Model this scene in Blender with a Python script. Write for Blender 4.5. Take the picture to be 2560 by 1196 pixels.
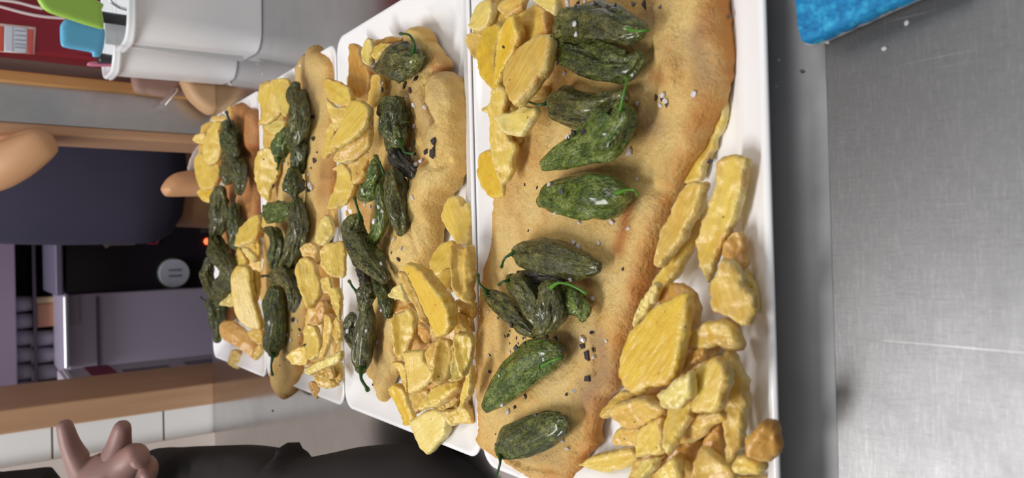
import bpy, bmesh, math, random
import numpy as np
from mathutils import Vector, Matrix, noise
from mathutils.geometry import delaunay_2d_cdt
for o in list(bpy.data.objects): bpy.data.objects.remove(o, do_unlink=True)
SC = bpy.context.scene
COL = SC.collection
random.seed(7); rng = np.random.default_rng(7)

# ------------------------------------------------------------------ camera (held sideways: world up points to image left)
F_, PX, PY = 1800., 1280., 598.
Yc = np.array([-1340, -52, -1800.]); Yc /= np.linalg.norm(Yc)
Xc = np.array([-.0265, 1, 0]); Xc[2] = -(Xc[0]*Yc[0]+Xc[1]*Yc[1])/Yc[2]; Xc /= np.linalg.norm(Xc)
Zc = np.cross(Xc, Yc)
RW = np.array([Xc, Yc, Zc])
CAM = np.array([0, 0, .322])
cd = bpy.data.cameras.new('camera'); cam = bpy.data.objects.new('camera', cd); COL.objects.link(cam)
M4 = Matrix([list(RW[i])+[CAM[i]] for i in range(3)]+[[0, 0, 0, 1]])
cam.matrix_world = M4
cd.sensor_width = 36; cd.lens = 36*F_/2560; cd.clip_start = .01
cd.dof.use_dof = True; cd.dof.focus_distance = .52; cd.dof.aperture_fstop = 9.5
SC.camera = cam
# ------------------------------------------------------------------ world, lights, exposure
w = bpy.data.worlds.new('world'); SC.world = w; w.use_nodes = True
w.node_tree.nodes['Background'].inputs[0].default_value = (1, 1, 1, 1)
w.node_tree.nodes['Background'].inputs[1].default_value = .31
def area(name, loc, target, sx, sy, power, col):
    l = bpy.data.lights.new(name, 'AREA'); l.shape = 'RECTANGLE'; l.size = sx; l.size_y = sy; l.energy = power; l.color = col
    o = bpy.data.objects.new(name, l); COL.objects.link(o); o.location = loc
    o.rotation_euler = (Vector(target)-Vector(loc)).to_track_quat('-Z', 'Y').to_euler(); return o
area('ceiling_lamp_left', (-.95, .75, 1.75), (0, .6, 0), .35, 1.1, 29, (1, .985, .965))
area('ceiling_lamp_right', (.9, .1, 2.0), (.1, .7, 0), .3, 1.1, 8, (1, .98, .96))
area('back_room_lamp', (-.25, 1.62, 1.9), (0, 2.0, 0), .8, .3, 22, (.93, .9, 1))
SC.view_settings.view_transform = 'Standard'; SC.view_settings.look = 'None'
SC.view_settings.exposure = .0; SC.view_settings.gamma = 1; SC.view_settings.use_curve_mapping = False

# ------------------------------------------------------------------ photo pixel -> place
VIEW = RW @ np.array([0, 0, -1.])
def ray(px, py): return RW @ np.array([(px-PX)/F_, -(py-PY)/F_, -1.])
def P(px, py, z):
    d = ray(px, py); return CAM+d*((z-CAM[2])/d[2])
def Q(px, py, Y):
    d = ray(px, py); return CAM+d*(Y/d[1])
def PL(px, py, p0, n):
    d = ray(px, py); return CAM+d*(np.dot(n, p0-CAM)/np.dot(n, d))
def DD(px, py, t): return CAM+ray(px, py)*t
REG = dict(A=(1160, 0, 2.99), B=(1500, 0, 2.99), C=(1160, 350, 2.3925), D=(1500, 350, 2.392), E=(1160, 796, 2.99), F=(1440, 696, 2.3925),
 G=(1440, 900, 4.04), H=(840, 50, 3.986), I=(840, 330, 3.986), J=(840, 600, 3.986), K=(840, 850, 3.624), L=(780, 150, 2.917),
 M=(630, 100, 2.6), N=(630, 520, 2.392), O=(480, 240, 3.74), p=(480, 540, 2.99), X=(0, 0, 1), g=(300, 150, 3.233), a=(0, 0, 2.99), b=(0, 300, 2.99), c=(0, 600, 2.99), h=(0, 0, 5.98), e=(80, 980, 5.5375))
def pts(reg, s):
    ox, oy, k = REG[reg]; out = []
    for t in s.split():
        v = [float(q) for q in t.split(',')]; out.append([ox+v[0]/k, oy+v[1]/k]+v[2:])
    return np.array(out)

# ------------------------------------------------------------------ materials
def srgb(r, g, b):
    f = lambda c: (c/255/12.92 if c/255 <= .04045 else ((c/255+.055)/1.055)**2.4)
    return (f(r), f(g), f(b), 1)
def newmat(name):
    m = bpy.data.materials.new(name); m.use_nodes = True; nt = m.node_tree
    return m, nt, nt.nodes['Principled BSDF']
def nd(nt, t, **kw):
    n = nt.nodes.new(t)
    for k, v in kw.items(): setattr(n, k, v)
    return n
def ramp(nt, fac, stops):
    r = nd(nt, 'ShaderNodeValToRGB'); nt.links.new(fac, r.inputs[0]); e = r.color_ramp.elements
    while len(e) < len(stops): e.new(.5)
    for q, (p, c) in zip(e, stops): q.position = p; q.color = c
    return r.outputs[0]
def mix(nt, fac, a, b, mode='MIX'):
    m = nd(nt, 'ShaderNodeMix', data_type='RGBA', blend_type=mode)
    for i, v in ((0, fac), (6, a), (7, b)):
        if isinstance(v, (int, float, tuple)): m.inputs[i].default_value = v
        else: nt.links.new(v, m.inputs[i])
    return m.outputs[2]
def coord(nt, scale=(1, 1, 1), rand=True):
    tc = nd(nt, 'ShaderNodeTexCoord'); mp = nd(nt, 'ShaderNodeMapping'); mp.inputs['Scale'].default_value = scale
    nt.links.new(tc.outputs['Object'], mp.inputs['Vector'])
    if rand:
        oi = nd(nt, 'ShaderNodeObjectInfo'); mu = nd(nt, 'ShaderNodeMath', operation='MULTIPLY'); mu.inputs[1].default_value = 37.
        nt.links.new(oi.outputs['Random'], mu.inputs[0]); nt.links.new(mu.outputs[0], mp.inputs['Location'])
    return mp.outputs[0]
def noi(nt, vec, scale, detail=3, rough=.5):
    n = nd(nt, 'ShaderNodeTexNoise'); n.inputs['Scale'].default_value = scale; n.inputs['Detail'].default_value = detail; n.inputs['Roughness'].default_value = rough
    nt.links.new(vec, n.inputs['Vector']); return n.outputs['Fac']
def bump(nt, bs, h, strength, dist=.001, prev=None):
    b = nd(nt, 'ShaderNodeBump'); b.inputs['Strength'].default_value = strength; b.inputs['Distance'].default_value = dist
    nt.links.new(h, b.inputs['Height'])
    if prev: nt.links.new(prev, b.inputs['Normal'])
    nt.links.new(b.outputs[0], bs.inputs['Normal']); return b.outputs[0]
def attr(nt, name):
    a = nd(nt, 'ShaderNodeAttribute', attribute_name=name); return a.outputs['Fac']
def plain(name, col, rough=.5, metal=0, spec=.5, emit=None, trans=0, noise_amt=0, scale=20):
    m, nt, b = newmat(name)
    b.inputs['Base Color'].default_value = col; b.inputs['Roughness'].default_value = rough; b.inputs['Metallic'].default_value = metal
    b.inputs['Specular IOR Level'].default_value = spec; b.inputs['Transmission Weight'].default_value = trans
    v = coord(nt, rand=False); n = noi(nt, v, scale, 3)
    if noise_amt:
        d = tuple(c*(1-noise_amt) for c in col[:3])+(1,); nt.links.new(ramp(nt, n, [(.3, d), (.7, col)]), b.inputs['Base Color'])
    if emit: b.inputs['Emission Color'].default_value = col; b.inputs['Emission Strength'].default_value = emit
    return m
def chipmat(name, c_in, c_mid, c_crust, c_brown):
    m, nt, b = newmat(name)
    v = coord(nt); vs = coord(nt, (.25, 1.6, 1))
    base = ramp(nt, noi(nt, v, 70, 4, .55), [(.3, c_mid), (.68, c_in)])
    st = noi(nt, vs, 260, 3, .5)
    base = mix(nt, .5, base, ramp(nt, st, [(.38, c_mid), (.6, c_in)]))
    fr = nd(nt, 'ShaderNodeMath', operation='MULTIPLY'); nt.links.new(attr(nt, 'edge'), fr.inputs[0])
    nn = ramp(nt, noi(nt, v, 160, 4, .6), [(.35, (0, 0, 0, 1)), (.6, (1, 1, 1, 1))]); nt.links.new(nn, fr.inputs[1])
    base = mix(nt, fr.outputs[0], base, c_crust)
    br = nd(nt, 'ShaderNodeMath', operation='MULTIPLY'); nt.links.new(attr(nt, 'edge'), br.inputs[0])
    n2 = ramp(nt, noi(nt, v, 48, 3, .5), [(.5, (0, 0, 0, 1)), (.68, (.9, .9, .9, 1))]); nt.links.new(n2, br.inputs[1])
    base = mix(nt, br.outputs[0], base, c_brown)
    sp = ramp(nt, noi(nt, v, 330, 1, .3), [(.765, (0, 0, 0, 1)), (.79, (.75, .75, .75, 1))])
    base = mix(nt, sp, base, srgb(120, 75, 30))
    nt.links.new(base, b.inputs['Base Color'])
    b.inputs['Roughness'].default_value = .31; b.inputs['Specular IOR Level'].default_value = .55
    b.inputs['Subsurface Weight'].default_value = .25; b.inputs['Subsurface Radius'].default_value = (1, .6, .2); b.inputs['Subsurface Scale'].default_value = .004
    p = bump(nt, b, st, .35, .0011)
    p = bump(nt, b, noi(nt, v, 420, 4, .6), .3, .0009, p)
    eh = nd(nt, 'ShaderNodeMath', operation='MULTIPLY'); nt.links.new(attr(nt, 'edge'), eh.inputs[0]); nt.links.new(noi(nt, v, 380, 3, .6), eh.inputs[1])
    bump(nt, b, eh.outputs[0], .8, .0016, p)
    return m
CR = srgb(230, 209, 142)
chips_m = [chipmat('potato_yellow', srgb(228, 202, 99), srgb(214, 175, 67), CR, srgb(192, 133, 55)),
           chipmat('potato_golden', srgb(223, 191, 97), srgb(206, 160, 67), CR, srgb(186, 120, 47)),
           chipmat('potato_pale', srgb(230, 212, 124), srgb(220, 191, 95), srgb(230, 216, 157), srgb(198, 149, 74)),
           chipmat('potato_browned', srgb(212, 164, 82), srgb(191, 136, 57), srgb(221, 189, 120), srgb(166, 103, 42)),
           chipmat('potato_deep_yellow', srgb(225, 191, 62), srgb(212, 168, 42), srgb(228, 207, 130), srgb(202, 149, 62))]
def fishmat(name, c1, c2, c3, c4):
    m, nt, b = newmat(name)
    v = coord(nt)
    base = ramp(nt, noi(nt, v, 24, 6, .65), [(.36, c1), (.5, c2), (.63, c3)])
    fine = noi(nt, v, 420, 3, .6)
    base = mix(nt, .45, base, ramp(nt, fine, [(.38, c3), (.62, c1)]))
    e = nd(nt, 'ShaderNodeMath', operation='MULTIPLY'); nt.links.new(attr(nt, 'edge'), e.inputs[0])
    nt.links.new(ramp(nt, noi(nt, v, 60, 4, .6), [(.3, (.15, .15, .15, 1)), (.62, (1, 1, 1, 1))]), e.inputs[1])
    base = mix(nt, e.outputs[0], base, c4)
    br = nd(nt, 'ShaderNodeMath', operation='MULTIPLY'); br.inputs[1].default_value = .8
    nt.links.new(attr(nt, 'brown'), br.inputs[0])
    base = mix(nt, br.outputs[0], base, srgb(168, 95, 42))
    gr = nd(nt, 'ShaderNodeMath', operation='MULTIPLY'); gr.inputs[1].default_value = .7
    nt.links.new(attr(nt, 'grey'), gr.inputs[0]); base = mix(nt, gr.outputs[0], base, srgb(150, 118, 92))
    nt.links.new(base, b.inputs['Base Color'])
    b.inputs['Roughness'].default_value = .6; b.inputs['Specular IOR Level'].default_value = .3
    b.inputs['Subsurface Weight'].default_value = .1; b.inputs['Subsurface Scale'].default_value = .003
    p = bump(nt, b, fine, .8, .0018)
    bump(nt, b, noi(nt, v, 120, 5, .6), .4, .0022, p)
    return m
fish_m = [fishmat('breaded_fish_golden', srgb(222, 195, 133), srgb(218, 186, 116), srgb(210, 165, 91), srgb(197, 132, 57)),
          fishmat('breaded_fish_straw', srgb(226, 201, 138), srgb(222, 190, 114), srgb(206, 165, 91), srgb(206, 161, 86)),
          fishmat('breaded_fish_brown', srgb(198, 151, 98), srgb(188, 134, 81), srgb(170, 113, 62), srgb(156, 95, 52))]
def pepmat(name, c1, c2, c3, charred=.5):
    m, nt, b = newmat(name)
    v = coord(nt); vs = coord(nt, (.8, 1.15, 1.15))
    base = ramp(nt, noi(nt, vs, 110, 6, .7), [(.36, c1), (.5, c2), (.64, c3)])
    ch = ramp(nt, noi(nt, v, 34, 4, .6), [(.46, (0, 0, 0, 1)), (.66, (charred, charred, charred, 1))])
    base = mix(nt, ch, base, srgb(66, 62, 34))
    en = nd(nt, 'ShaderNodeMath', operation='MULTIPLY'); en.inputs[1].default_value = .8
    nt.links.new(attr(nt, 'head'), en.inputs[0])
    base = mix(nt, en.outputs[0], base, ramp(nt, noi(nt, v, 90, 3, .5), [(.4, srgb(96, 112, 26)), (.6, srgb(150, 156, 36))]))
    nt.links.new(base, b.inputs['Base Color'])
    b.inputs['Roughness'].default_value = .24; b.inputs['Specular IOR Level'].default_value = .8
    b.inputs['Coat Weight'].default_value = .6; b.inputs['Coat Roughness'].default_value = .14
    vo = nd(nt, 'ShaderNodeTexVoronoi', feature='SMOOTH_F1'); vo.inputs['Scale'].default_value = 420; nt.links.new(vs, vo.inputs['Vector'])
    p = bump(nt, b, noi(nt, vs, 300, 5, .65), 1., .009)
    bump(nt, b, vo.outputs['Distance'], 1., .004, p)
    return m
pep_m = [pepmat('pepper_dark_green', srgb(60, 72, 16), srgb(90, 104, 30), srgb(144, 150, 66), .4),
         pepmat('pepper_olive', srgb(70, 76, 24), srgb(106, 110, 42), srgb(154, 150, 78), .5),
         pepmat('pepper_bright_green', srgb(72, 98, 16), srgb(108, 136, 32), srgb(166, 184, 88), .2),
         pepmat('pepper_charred', srgb(40, 40, 28), srgb(56, 54, 42), srgb(84, 80, 68), .7)]
stem_m = [plain('stem_dark', srgb(38, 84, 30), .35, noise_amt=.35, scale=120), plain('stem_bright', srgb(84, 142, 42), .32, noise_amt=.3, scale=120), plain('stem_black', srgb(36, 44, 26), .4, noise_amt=.3, scale=120)]
china = plain('white_china', (.92, .92, .94, 1), .12)
def steelmat(name, col, rough, scratch=.4, brush=(1, 60, 1), metal=1., swirl=0):
    m, nt, b = newmat(name)
    v = coord(nt, brush, False); v2 = coord(nt, (brush[1], brush[0], 1), False); v0 = coord(nt, (1, 1, 1), False)
    q_ = 150 if swirl else 45; n1 = noi(nt, v, q_, 6, .75); n2 = noi(nt, v2, q_, 6, .75); n3 = noi(nt, v0, 30, 4, .6)
    c = mix(nt, ramp(nt, n3, [(.3, (0, 0, 0, 1)), (.7, (.35, .35, .35, 1))]), col, tuple(x*.72 for x in col[:3])+(1,))
    c = mix(nt, ramp(nt, n1, [(.5, (0, 0, 0, 1)), (.72, (scratch, scratch, scratch, 1))]), c, tuple(min(1, x*1.5) for x in col[:3])+(1,))
    c = mix(nt, ramp(nt, n2, [(.5, (0, 0, 0, 1)), (.74, (scratch*.8,)*3+(1,))]), c, tuple(x*.6 for x in col[:3])+(1,))
    if swirl:
        for sx, sy, thr in ((330, 3.2, .70), (5, 300, .73), (60, 60, 2)):
            if thr > 1: continue
            ln = noi(nt, coord(nt, (sx, sy, 1), False), 1.7, 2, .4); mk = noi(nt, coord(nt, (9, 9, 1), False), 1, 2, .5)
            m_ = nd(nt, 'ShaderNodeMath', operation='MULTIPLY'); nt.links.new(ramp(nt, ln, [(thr, (0, 0, 0, 1)), (thr+.015, (1, 1, 1, 1))]), m_.inputs[0]); nt.links.new(ramp(nt, mk, [(.5, (0, 0, 0, 1)), (.64, (.5, .5, .5, 1))]), m_.inputs[1])
            c = mix(nt, m_.outputs[0], c, (.75, .75, .75, 1))
    nt.links.new(c, b.inputs['Base Color'])
    b.inputs['Metallic'].default_value = metal; b.inputs['Roughness'].default_value = rough
    mr = nd(nt, 'ShaderNodeMapRange'); mr.inputs['To Min'].default_value = rough*.85; mr.inputs['To Max'].default_value = rough*1.25
    nt.links.new(n3, mr.inputs[0]); nt.links.new(mr.outputs[0], b.inputs['Roughness'])
    if scratch: 
        p = bump(nt, b, n1, scratch*.25, .0004); bump(nt, b, n2, scratch*.25, .0004, p)
    return m
steel_table = steelmat('scratched_steel', (.21, .21, .215, 1), .37, .6, (1, 8, 1), swirl=1)
steel_counter = steelmat('counter_steel', (.62, .61, .61, 1), .15, .06, (1, 20, 1))
steel_panel = steelmat('panel_steel', (.55, .53, .52, 1), .28, .1, (20, 1, 1))
def wood(name, c1, c2):
    m, nt, b = newmat(name); v = coord(nt, (30, 30, 1.5), False)
    nt.links.new(ramp(nt, noi(nt, v, 3, 4, .6), [(.3, c1), (.7, c2)]), b.inputs['Base Color']); b.inputs['Roughness'].default_value = .45; return m
wood_m = wood('varnished_wood', srgb(176, 136, 104), srgb(192, 152, 118))
black_cloth = plain('black_cloth', srgb(28, 22, 22), .9, noise_amt=.3)
skin_m = plain('skin', srgb(148, 112, 106), .5, noise_amt=.12, scale=30); skin_m.node_tree.nodes['Principled BSDF'].inputs['Subsurface Weight'].default_value = .15; skin_m.node_tree.nodes['Principled BSDF'].inputs['Subsurface Scale'].default_value = .01

# ------------------------------------------------------------------ builders
def tag(o, label=None, cat=None, group=None, kind=None):
    if label: o['label'] = label
    if cat: o['category'] = cat
    if group: o['group'] = group
    if kind: o['kind'] = kind
    return o
def link(name, me, m=None, parent=None, smooth=True, mat=None):
    o = bpy.data.objects.new(name, me); COL.objects.link(o)
    if m: me.materials.append(m)
    if smooth:
        for p in me.polygons: p.use_smooth = True
    if mat is not None: o.matrix_world = mat
    if parent:
        o.parent = parent
        o.matrix_parent_inverse = parent.matrix_world.inverted()
        if mat is None: pass
    return o
def empty(name, loc):
    o = bpy.data.objects.new(name, None); COL.objects.link(o); o.location = loc; o.matrix_world = Matrix.Translation(loc); o.empty_display_size = .01; return o
def frame_of(W, n=None):
    """local frame: x along the longest horizontal direction of the points, z up"""
    c = W.mean(0); u, s, vt = np.linalg.svd(W-c); x = vt[0]
    if n is None: n = np.cross(vt[0], vt[1])
    n = n/np.linalg.norm(n)
    if n[2] < 0: n = -n
    x = x-np.dot(x, n)*n; x /= np.linalg.norm(x); y = np.cross(n, x)
    return c, x, y, n
def catmull(p, k, closed=True):
    n = len(p); out = []
    rngi = range(n) if closed else range(n-1)
    for i in rngi:
        if closed: a, b, c, d = p[(i-1) % n], p[i], p[(i+1) % n], p[(i+2) % n]
        else: a, b, c, d = p[max(i-1, 0)], p[i], p[i+1], p[min(i+2, n-1)]
        for j in range(k):
            t = j/k
            # tension .35 keeps corners readable
            m1 = (c-a)*.38; m2 = (d-b)*.38
            t2 = t*t; t3 = t2*t
            out.append((2*t3-3*t2+1)*b+(t3-2*t2+t)*m1+(-2*t3+3*t2)*c+(t3-t2)*m2)
    if not closed: out.append(p[-1])
    return np.array(out)
def nz(x, y, z): return noise.noise(Vector((x, y, z)))
def segdist(Pn, L):
    """distance of points (n,2) to polyline (m,2), and parameter"""
    best = np.full(len(Pn), 1e9)
    for a, b in zip(L[:-1], L[1:]):
        ab = b-a; t = np.clip(((Pn-a)@ab)/max(ab@ab, 1e-12), 0, 1); d = np.linalg.norm(Pn-(a+t[:, None]*ab), axis=1); best = np.minimum(best, d)
    return best
def pillow(name, px, p0, n, T, m, step=None, er=None, seed=0, rough_edge=.0006, lump=.0008, lumpf=60, bend=0., feats=(), parent=None, edgew=.003, k=5, spots=(), wedge=0., flatb=False, crease=None, rimb=0.):
    """a solid slab: outline given as photo points on the plane (p0, n), real thickness T along n"""
    n = np.array(n, float); n /= np.linalg.norm(n)
    W = np.array([PL(q[0], q[1], p0, n) for q in px])
    c, x, y, n = frame_of(W, n)
    loc = np.stack([(W-c)@x, (W-c)@y], 1)
    ol = catmull(loc, k)
    # drop duplicates & add crisp irregular edge
    cen = ol.mean(0); res = []
    for i, q in enumerate(ol):
        t = ol[(i+1) % len(ol)]-ol[i-1]; nn = np.array([t[1], -t[0]]); nn /= max(np.linalg.norm(nn), 1e-9)
        res.append(q+nn*rough_edge*(1.1*nz(q[0]*170+seed, q[1]*170, seed*1.7)+.8*nz(q[0]*520+seed, q[1]*520, seed*1.7)))
    ol = np.array(res)
    size = ol.max(0)-ol.min(0)
    if step is None: step = max(min(size)/12, max(size)/36)
    area2 = 0.5*np.sum(ol[:, 0]*np.roll(ol[:, 1], -1)-np.roll(ol[:, 0], -1)*ol[:, 1])
    if area2 < 0: ol = ol[::-1]
    gx = np.arange(ol[:, 0].min(), ol[:, 0].max(), step); gy = np.arange(ol[:, 1].min(), ol[:, 1].max(), step*.87)
    G = np.array([[a+(step/2 if j % 2 else 0)+step*.15*math.sin(i*7.3+j*3.1), b+step*.15*math.cos(i*5.1+j*9.7)] for j, b in enumerate(gy) for i, a in enumerate(gx)])
    closed = np.vstack([ol, ol[:1]])
    # inside test
    inside = np.zeros(len(G), bool)
    for a, b in zip(closed[:-1], closed[1:]):
        cnd = (a[1] > G[:, 1]) != (b[1] > G[:, 1])
        xi = a[0]+(G[:, 1]-a[1])*(b[0]-a[0])/np.where(b[1]-a[1] == 0, 1e-12, b[1]-a[1])
        inside ^= cnd & (G[:, 0] < xi)
    G = G[inside]; dG = segdist(G, closed); ok = dG > step*.35; G = G[ok]
    # extra ring just inside the rim for a round edge
    er = er or T*.55
    allp = [ol]
    for fr in (.12, .45):
        ring = []
        for i in range(0, len(ol)):
            t = ol[(i+1) % len(ol)]-ol[i-1]; nn = np.array([-t[1], t[0]]); nn /= max(np.linalg.norm(nn), 1e-9); ring.append(ol[i]+nn*er*fr)
        ring = np.array(ring); dr = segdist(ring, closed); ring = ring[dr > er*fr*.8]
        allp.append(ring)
    dGk = segdist(G, closed); G = G[dGk > er*.6]
    allp.append(G); V = np.vstack(allp); no = len(ol)
    vs, es, fs, ov, oe, of = delaunay_2d_cdt([Vector(q) for q in V], [(i, (i+1) % no) for i in range(no)], [], 1, 1e-7)
    vs = np.array([[q[0], q[1]] for q in vs])
    d = segdist(vs, closed)
    isb = d < 1e-6
    hh = np.sqrt(np.clip(1-(1-np.clip(d/er, 0, 1))**2, 0, 1))
    top = []; bot = []; L = size[0]/2+1e-9; Wd = size[1]/2+1e-9
    fz = np.zeros(len(vs))
    for f in feats:
        fl = np.array([PL(q[0], q[1], p0, n) for q in f[0]]); fl = np.stack([(fl-c)@x, (fl-c)@y], 1)
        fz += f[1]*np.exp(-(segdist(vs, fl)/f[2])**2)
    sp = {}
    for f in spots:
        fl = np.array([PL(q[0], q[1], p0, n) for q in f[1]]); fl = np.stack([(fl-c)@x, (fl-c)@y], 1)
        if len(fl) == 1: fl = np.vstack([fl, fl+1e-5])
        sp[f[0]] = np.maximum(sp.get(f[0], np.zeros(len(vs))), np.exp(-(segdist(vs, fl)/f[2])**2)*f[3])
    nv = len(vs); verts = []; edge = []
    for i, q in enumerate(vs):
        b0 = bend*(q[0]/L)**2*L
        lm = lump*(nz(q[0]*lumpf+seed*3.1, q[1]*lumpf, seed)+.6*nz(q[0]*lumpf*2.7, q[1]*lumpf*2.7, seed+9.)+.35*nz(q[0]*lumpf*7, q[1]*lumpf*7, seed+4.))+rimb*max(0, 1-d[i]/(er*2.2+.002))*(.35+nz(q[0]*420, q[1]*420, seed))
        h = T/2*hh[i]*(1+wedge*q[1]/Wd)
        if crease is not None: h *= 1.12-.5*abs(q[1]/Wd-crease)
        zt = b0+h+(lm+fz[i])*hh[i]
        verts.append(c+x*q[0]+y*q[1]+n*zt)
    for i, q in enumerate(vs):
        if isb[i]: continue
        b0 = bend*(q[0]/L)**2*L
        h = T/2*hh[i]*(1+wedge*q[1]/Wd)
        verts.append(c+x*q[0]+y*q[1]+n*(b0-h*(1. if not flatb else .98)))
    bi = {}; kk = nv
    for i in range(nv):
        if isb[i]: bi[i] = i
        else: bi[i] = kk; kk += 1
    faces = [tuple(f) for f in fs]+[tuple(bi[q] for q in reversed(f)) for f in fs]
    me = bpy.data.meshes.new(name)
    Mt = np.array([x, y, n]); lv = [Mt@(v-c) for v in verts]
    me.from_pydata([tuple(v) for v in lv], [], faces); me.validate(); 
    eatt = me.attributes.new('edge', 'FLOAT', 'POINT')
    ev = np.clip(1-d/edgew, 0, 1); full = list(ev)+[ev[i] for i in range(nv) if not isb[i]]
    eatt.data.foreach_set('value', np.array(full, dtype=np.float32))
    for key in ('brown', 'grey'):
        if key in sp:
            at = me.attributes.new(key, 'FLOAT', 'POINT'); s = sp[key]
            at.data.foreach_set('value', np.array(list(s)+[s[i] for i in range(nv) if not isb[i]], dtype=np.float32))
    mw = Matrix([[x[i], y[i], n[i], c[i]] for i in range(3)]+[[0, 0, 0, 1]])
    return link(name, me, m, parent, True, mw)
def loft_mesh(name, cs, rx, rz, up, m, nr=20, fold=0, seed=0, parent=None, head=True, asp=None, noisef=120):
    """round body along a spine. cs centres, rx half-width, rz half-height"""
    cs = np.array(cs); n = len(cs); c = cs.mean(0)
    _, x, y, z = frame_of(cs if n > 2 else np.vstack([cs, cs+[0, 1e-4, 0]]), np.array([0, 0, 1.]))
    Mt = np.array([x, y, z]); verts = []; hv = []
    T = np.gradient(cs, axis=0)
    for i in range(n):
        t = T[i]/max(np.linalg.norm(T[i]), 1e-9); s = np.cross(t, up); s /= max(np.linalg.norm(s), 1e-9); u = np.cross(s, t)
        for j in range(nr):
            a = 2*math.pi*j/nr
            fo = 1+fold*(nz(math.cos(a)*1.6+seed, math.sin(a)*1.6, i/n*2.6+seed*2)*.9+.55*nz(math.cos(a)*3.4+seed, math.sin(a)*3.4, i/n*6)+.28*nz(math.cos(a)*6+seed, math.sin(a)*6, i/n*9)) if fold else 1
            v = cs[i]+s*math.cos(a)*rx[i]*fo+u*math.sin(a)*rz[i]*fo
            verts.append(Mt@(v-c)); hv.append(max(0, 1-i/n*5))
    faces = [(i*nr+j, i*nr+(j+1) % nr, (i+1)*nr+(j+1) % nr, (i+1)*nr+j) for i in range(n-1) for j in range(nr)]
    verts.append(Mt@(cs[0]-c)); verts.append(Mt@(cs[-1]-c)); hv += [1, 0]
    a, b = n*nr, n*nr+1
    faces += [(a, (j+1) % nr, j) for j in range(nr)]+[(b, (n-1)*nr+j, (n-1)*nr+(j+1) % nr) for j in range(nr)]
    me = bpy.data.meshes.new(name); me.from_pydata([tuple(v) for v in verts], [], faces)
    at = me.attributes.new('head', 'FLOAT', 'POINT'); at.data.foreach_set('value', np.array(hv if head else [0]*len(hv), dtype=np.float32))
    mw = Matrix([[x[i], y[i], z[i], c[i]] for i in range(3)]+[[0, 0, 0, 1]])
    return link(name, me, m, parent, True, mw)
def pepper(reg, s, z, mi, label, stem=None, sm=0, group=None, fold=.48, hb=0, flat=.8, stemw=2.6, yellow=True, dz=0.):
    q = pts(reg, s); sp = catmull(q, 11, False)
    W = []; R = []
    for i, v in enumerate(sp):
        t = (sp[min(i+1, len(sp)-1)]-sp[max(i-1, 0)])[:2]; nn = np.array([-t[1], t[0]]); nn /= max(np.linalg.norm(nn), 1e-9)
        zz = z+dz*(i/(len(sp)-1)-.5)
        a = P(*(v[:2]+nn*v[2]), zz); b = P(*(v[:2]-nn*v[2]), zz); W.append((a+b)/2); R.append(v[2]/F_*np.dot(W[-1]-CAM, VIEW)*(1.22 if group in (G1, G2) else 1.08))
    W = np.array(W); R = np.array(R)
    # rounded ends
    for sgn, i0 in ((-1, 0), (1, -1)):
        t = W[i0]-W[1 if i0 == 0 else -2]; t /= np.linalg.norm(t); r = R[i0]; add = []; ar = []
        for kx in (.45, .75, .93): add.append(W[i0]+t*r*.8*kx); ar.append(r*math.sqrt(1-kx*kx))
        if i0 == 0: W = np.vstack([add[::-1], W]); R = np.concatenate([ar[::-1], R])
        else: W = np.vstack([W, add]); R = np.concatenate([R, ar])
    # head end is the first station unless hb
    if hb: W = W[::-1].copy(); R = R[::-1].copy()
    Rz = R*flat
    b = loft_mesh('green_pepper', W, R, Rz, np.array([0, 0, 1.]), pep_m[mi], 48, fold, seed=random.random()*50, head=yellow and stem is not None)
    tag(b, label, 'green pepper', group)
    if stem:
        sq = pts(*stem); k = catmull(sq, 5, False); n = len(k)
        zs = [z+.003+.006*math.sin(math.pi*i/n) for i in range(n)]
        cs = [P(v[0], v[1], zz) for v, zz in zip(k, zs)]
        sc = np.dot(P(sq[0][0], sq[0][1], z)-CAM, VIEW)/F_
        rr = [sc*stemw*1.45*(1.9-1.1*min(1, i/(n*.35))+(.35 if i > n-3 else 0)) for i in range(n)]
        st = loft_mesh('stem', cs, rr, rr, np.array([.1, .1, 1.]), stem_m[sm], 10, .12, seed=3, parent=b, head=False)
    return b
def box(bm, lo, hi, bev=0):
    m = Matrix.Translation((Vector(lo)+Vector(hi))/2) @ Matrix.Diagonal((*(Vector(hi)-Vector(lo)), 1))
    r = bmesh.ops.create_cube(bm, size=1, matrix=m)
    if bev:
        es = {e for v in r['verts'] for e in v.link_edges}
        bmesh.ops.bevel(bm, geom=list(es), offset=bev, segments=3, affect='EDGES', profile=.5)
def boxobj(name, lo, hi, m, bev=0, parent=None, smooth=False, rot=0, piv=None):
    bm = bmesh.new(); lo = [min(a, b) for a, b in zip(lo, hi)] if False else lo
    c = (Vector(lo)+Vector(hi))/2; h = (Vector(hi)-Vector(lo))/2
    box(bm, -h, h, bev); me = bpy.data.meshes.new(name); bm.to_mesh(me); bm.free()
    mw = Matrix.Translation(c)
    if rot: pv = Vector(piv or c); mw = Matrix.Translation(pv) @ Matrix.Rotation(rot, 4, 'Z') @ Matrix.Translation(c-pv)
    return link(name, me, m, parent, smooth, mw)
def tube(name, ptsw, r, m, parent=None, res=8):
    ptsw = [Vector(p) for p in ptsw]; cs = catmull(np.array(ptsw), 5, False)
    rr = r if hasattr(r, '__len__') else [r]*len(cs)
    if len(rr) != len(cs): rr = np.interp(np.linspace(0, 1, len(cs)), np.linspace(0, 1, len(rr)), rr)
    return loft_mesh(name, cs, rr, rr, np.array([.13, .31, .94]), m, res, 0, parent=parent, head=False)
def structure(name, lo, hi, m, bev=0, parent=None):
    o = boxobj(name, lo, hi, m, bev, parent)
    if not parent: o['kind'] = 'structure'
    return o
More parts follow.
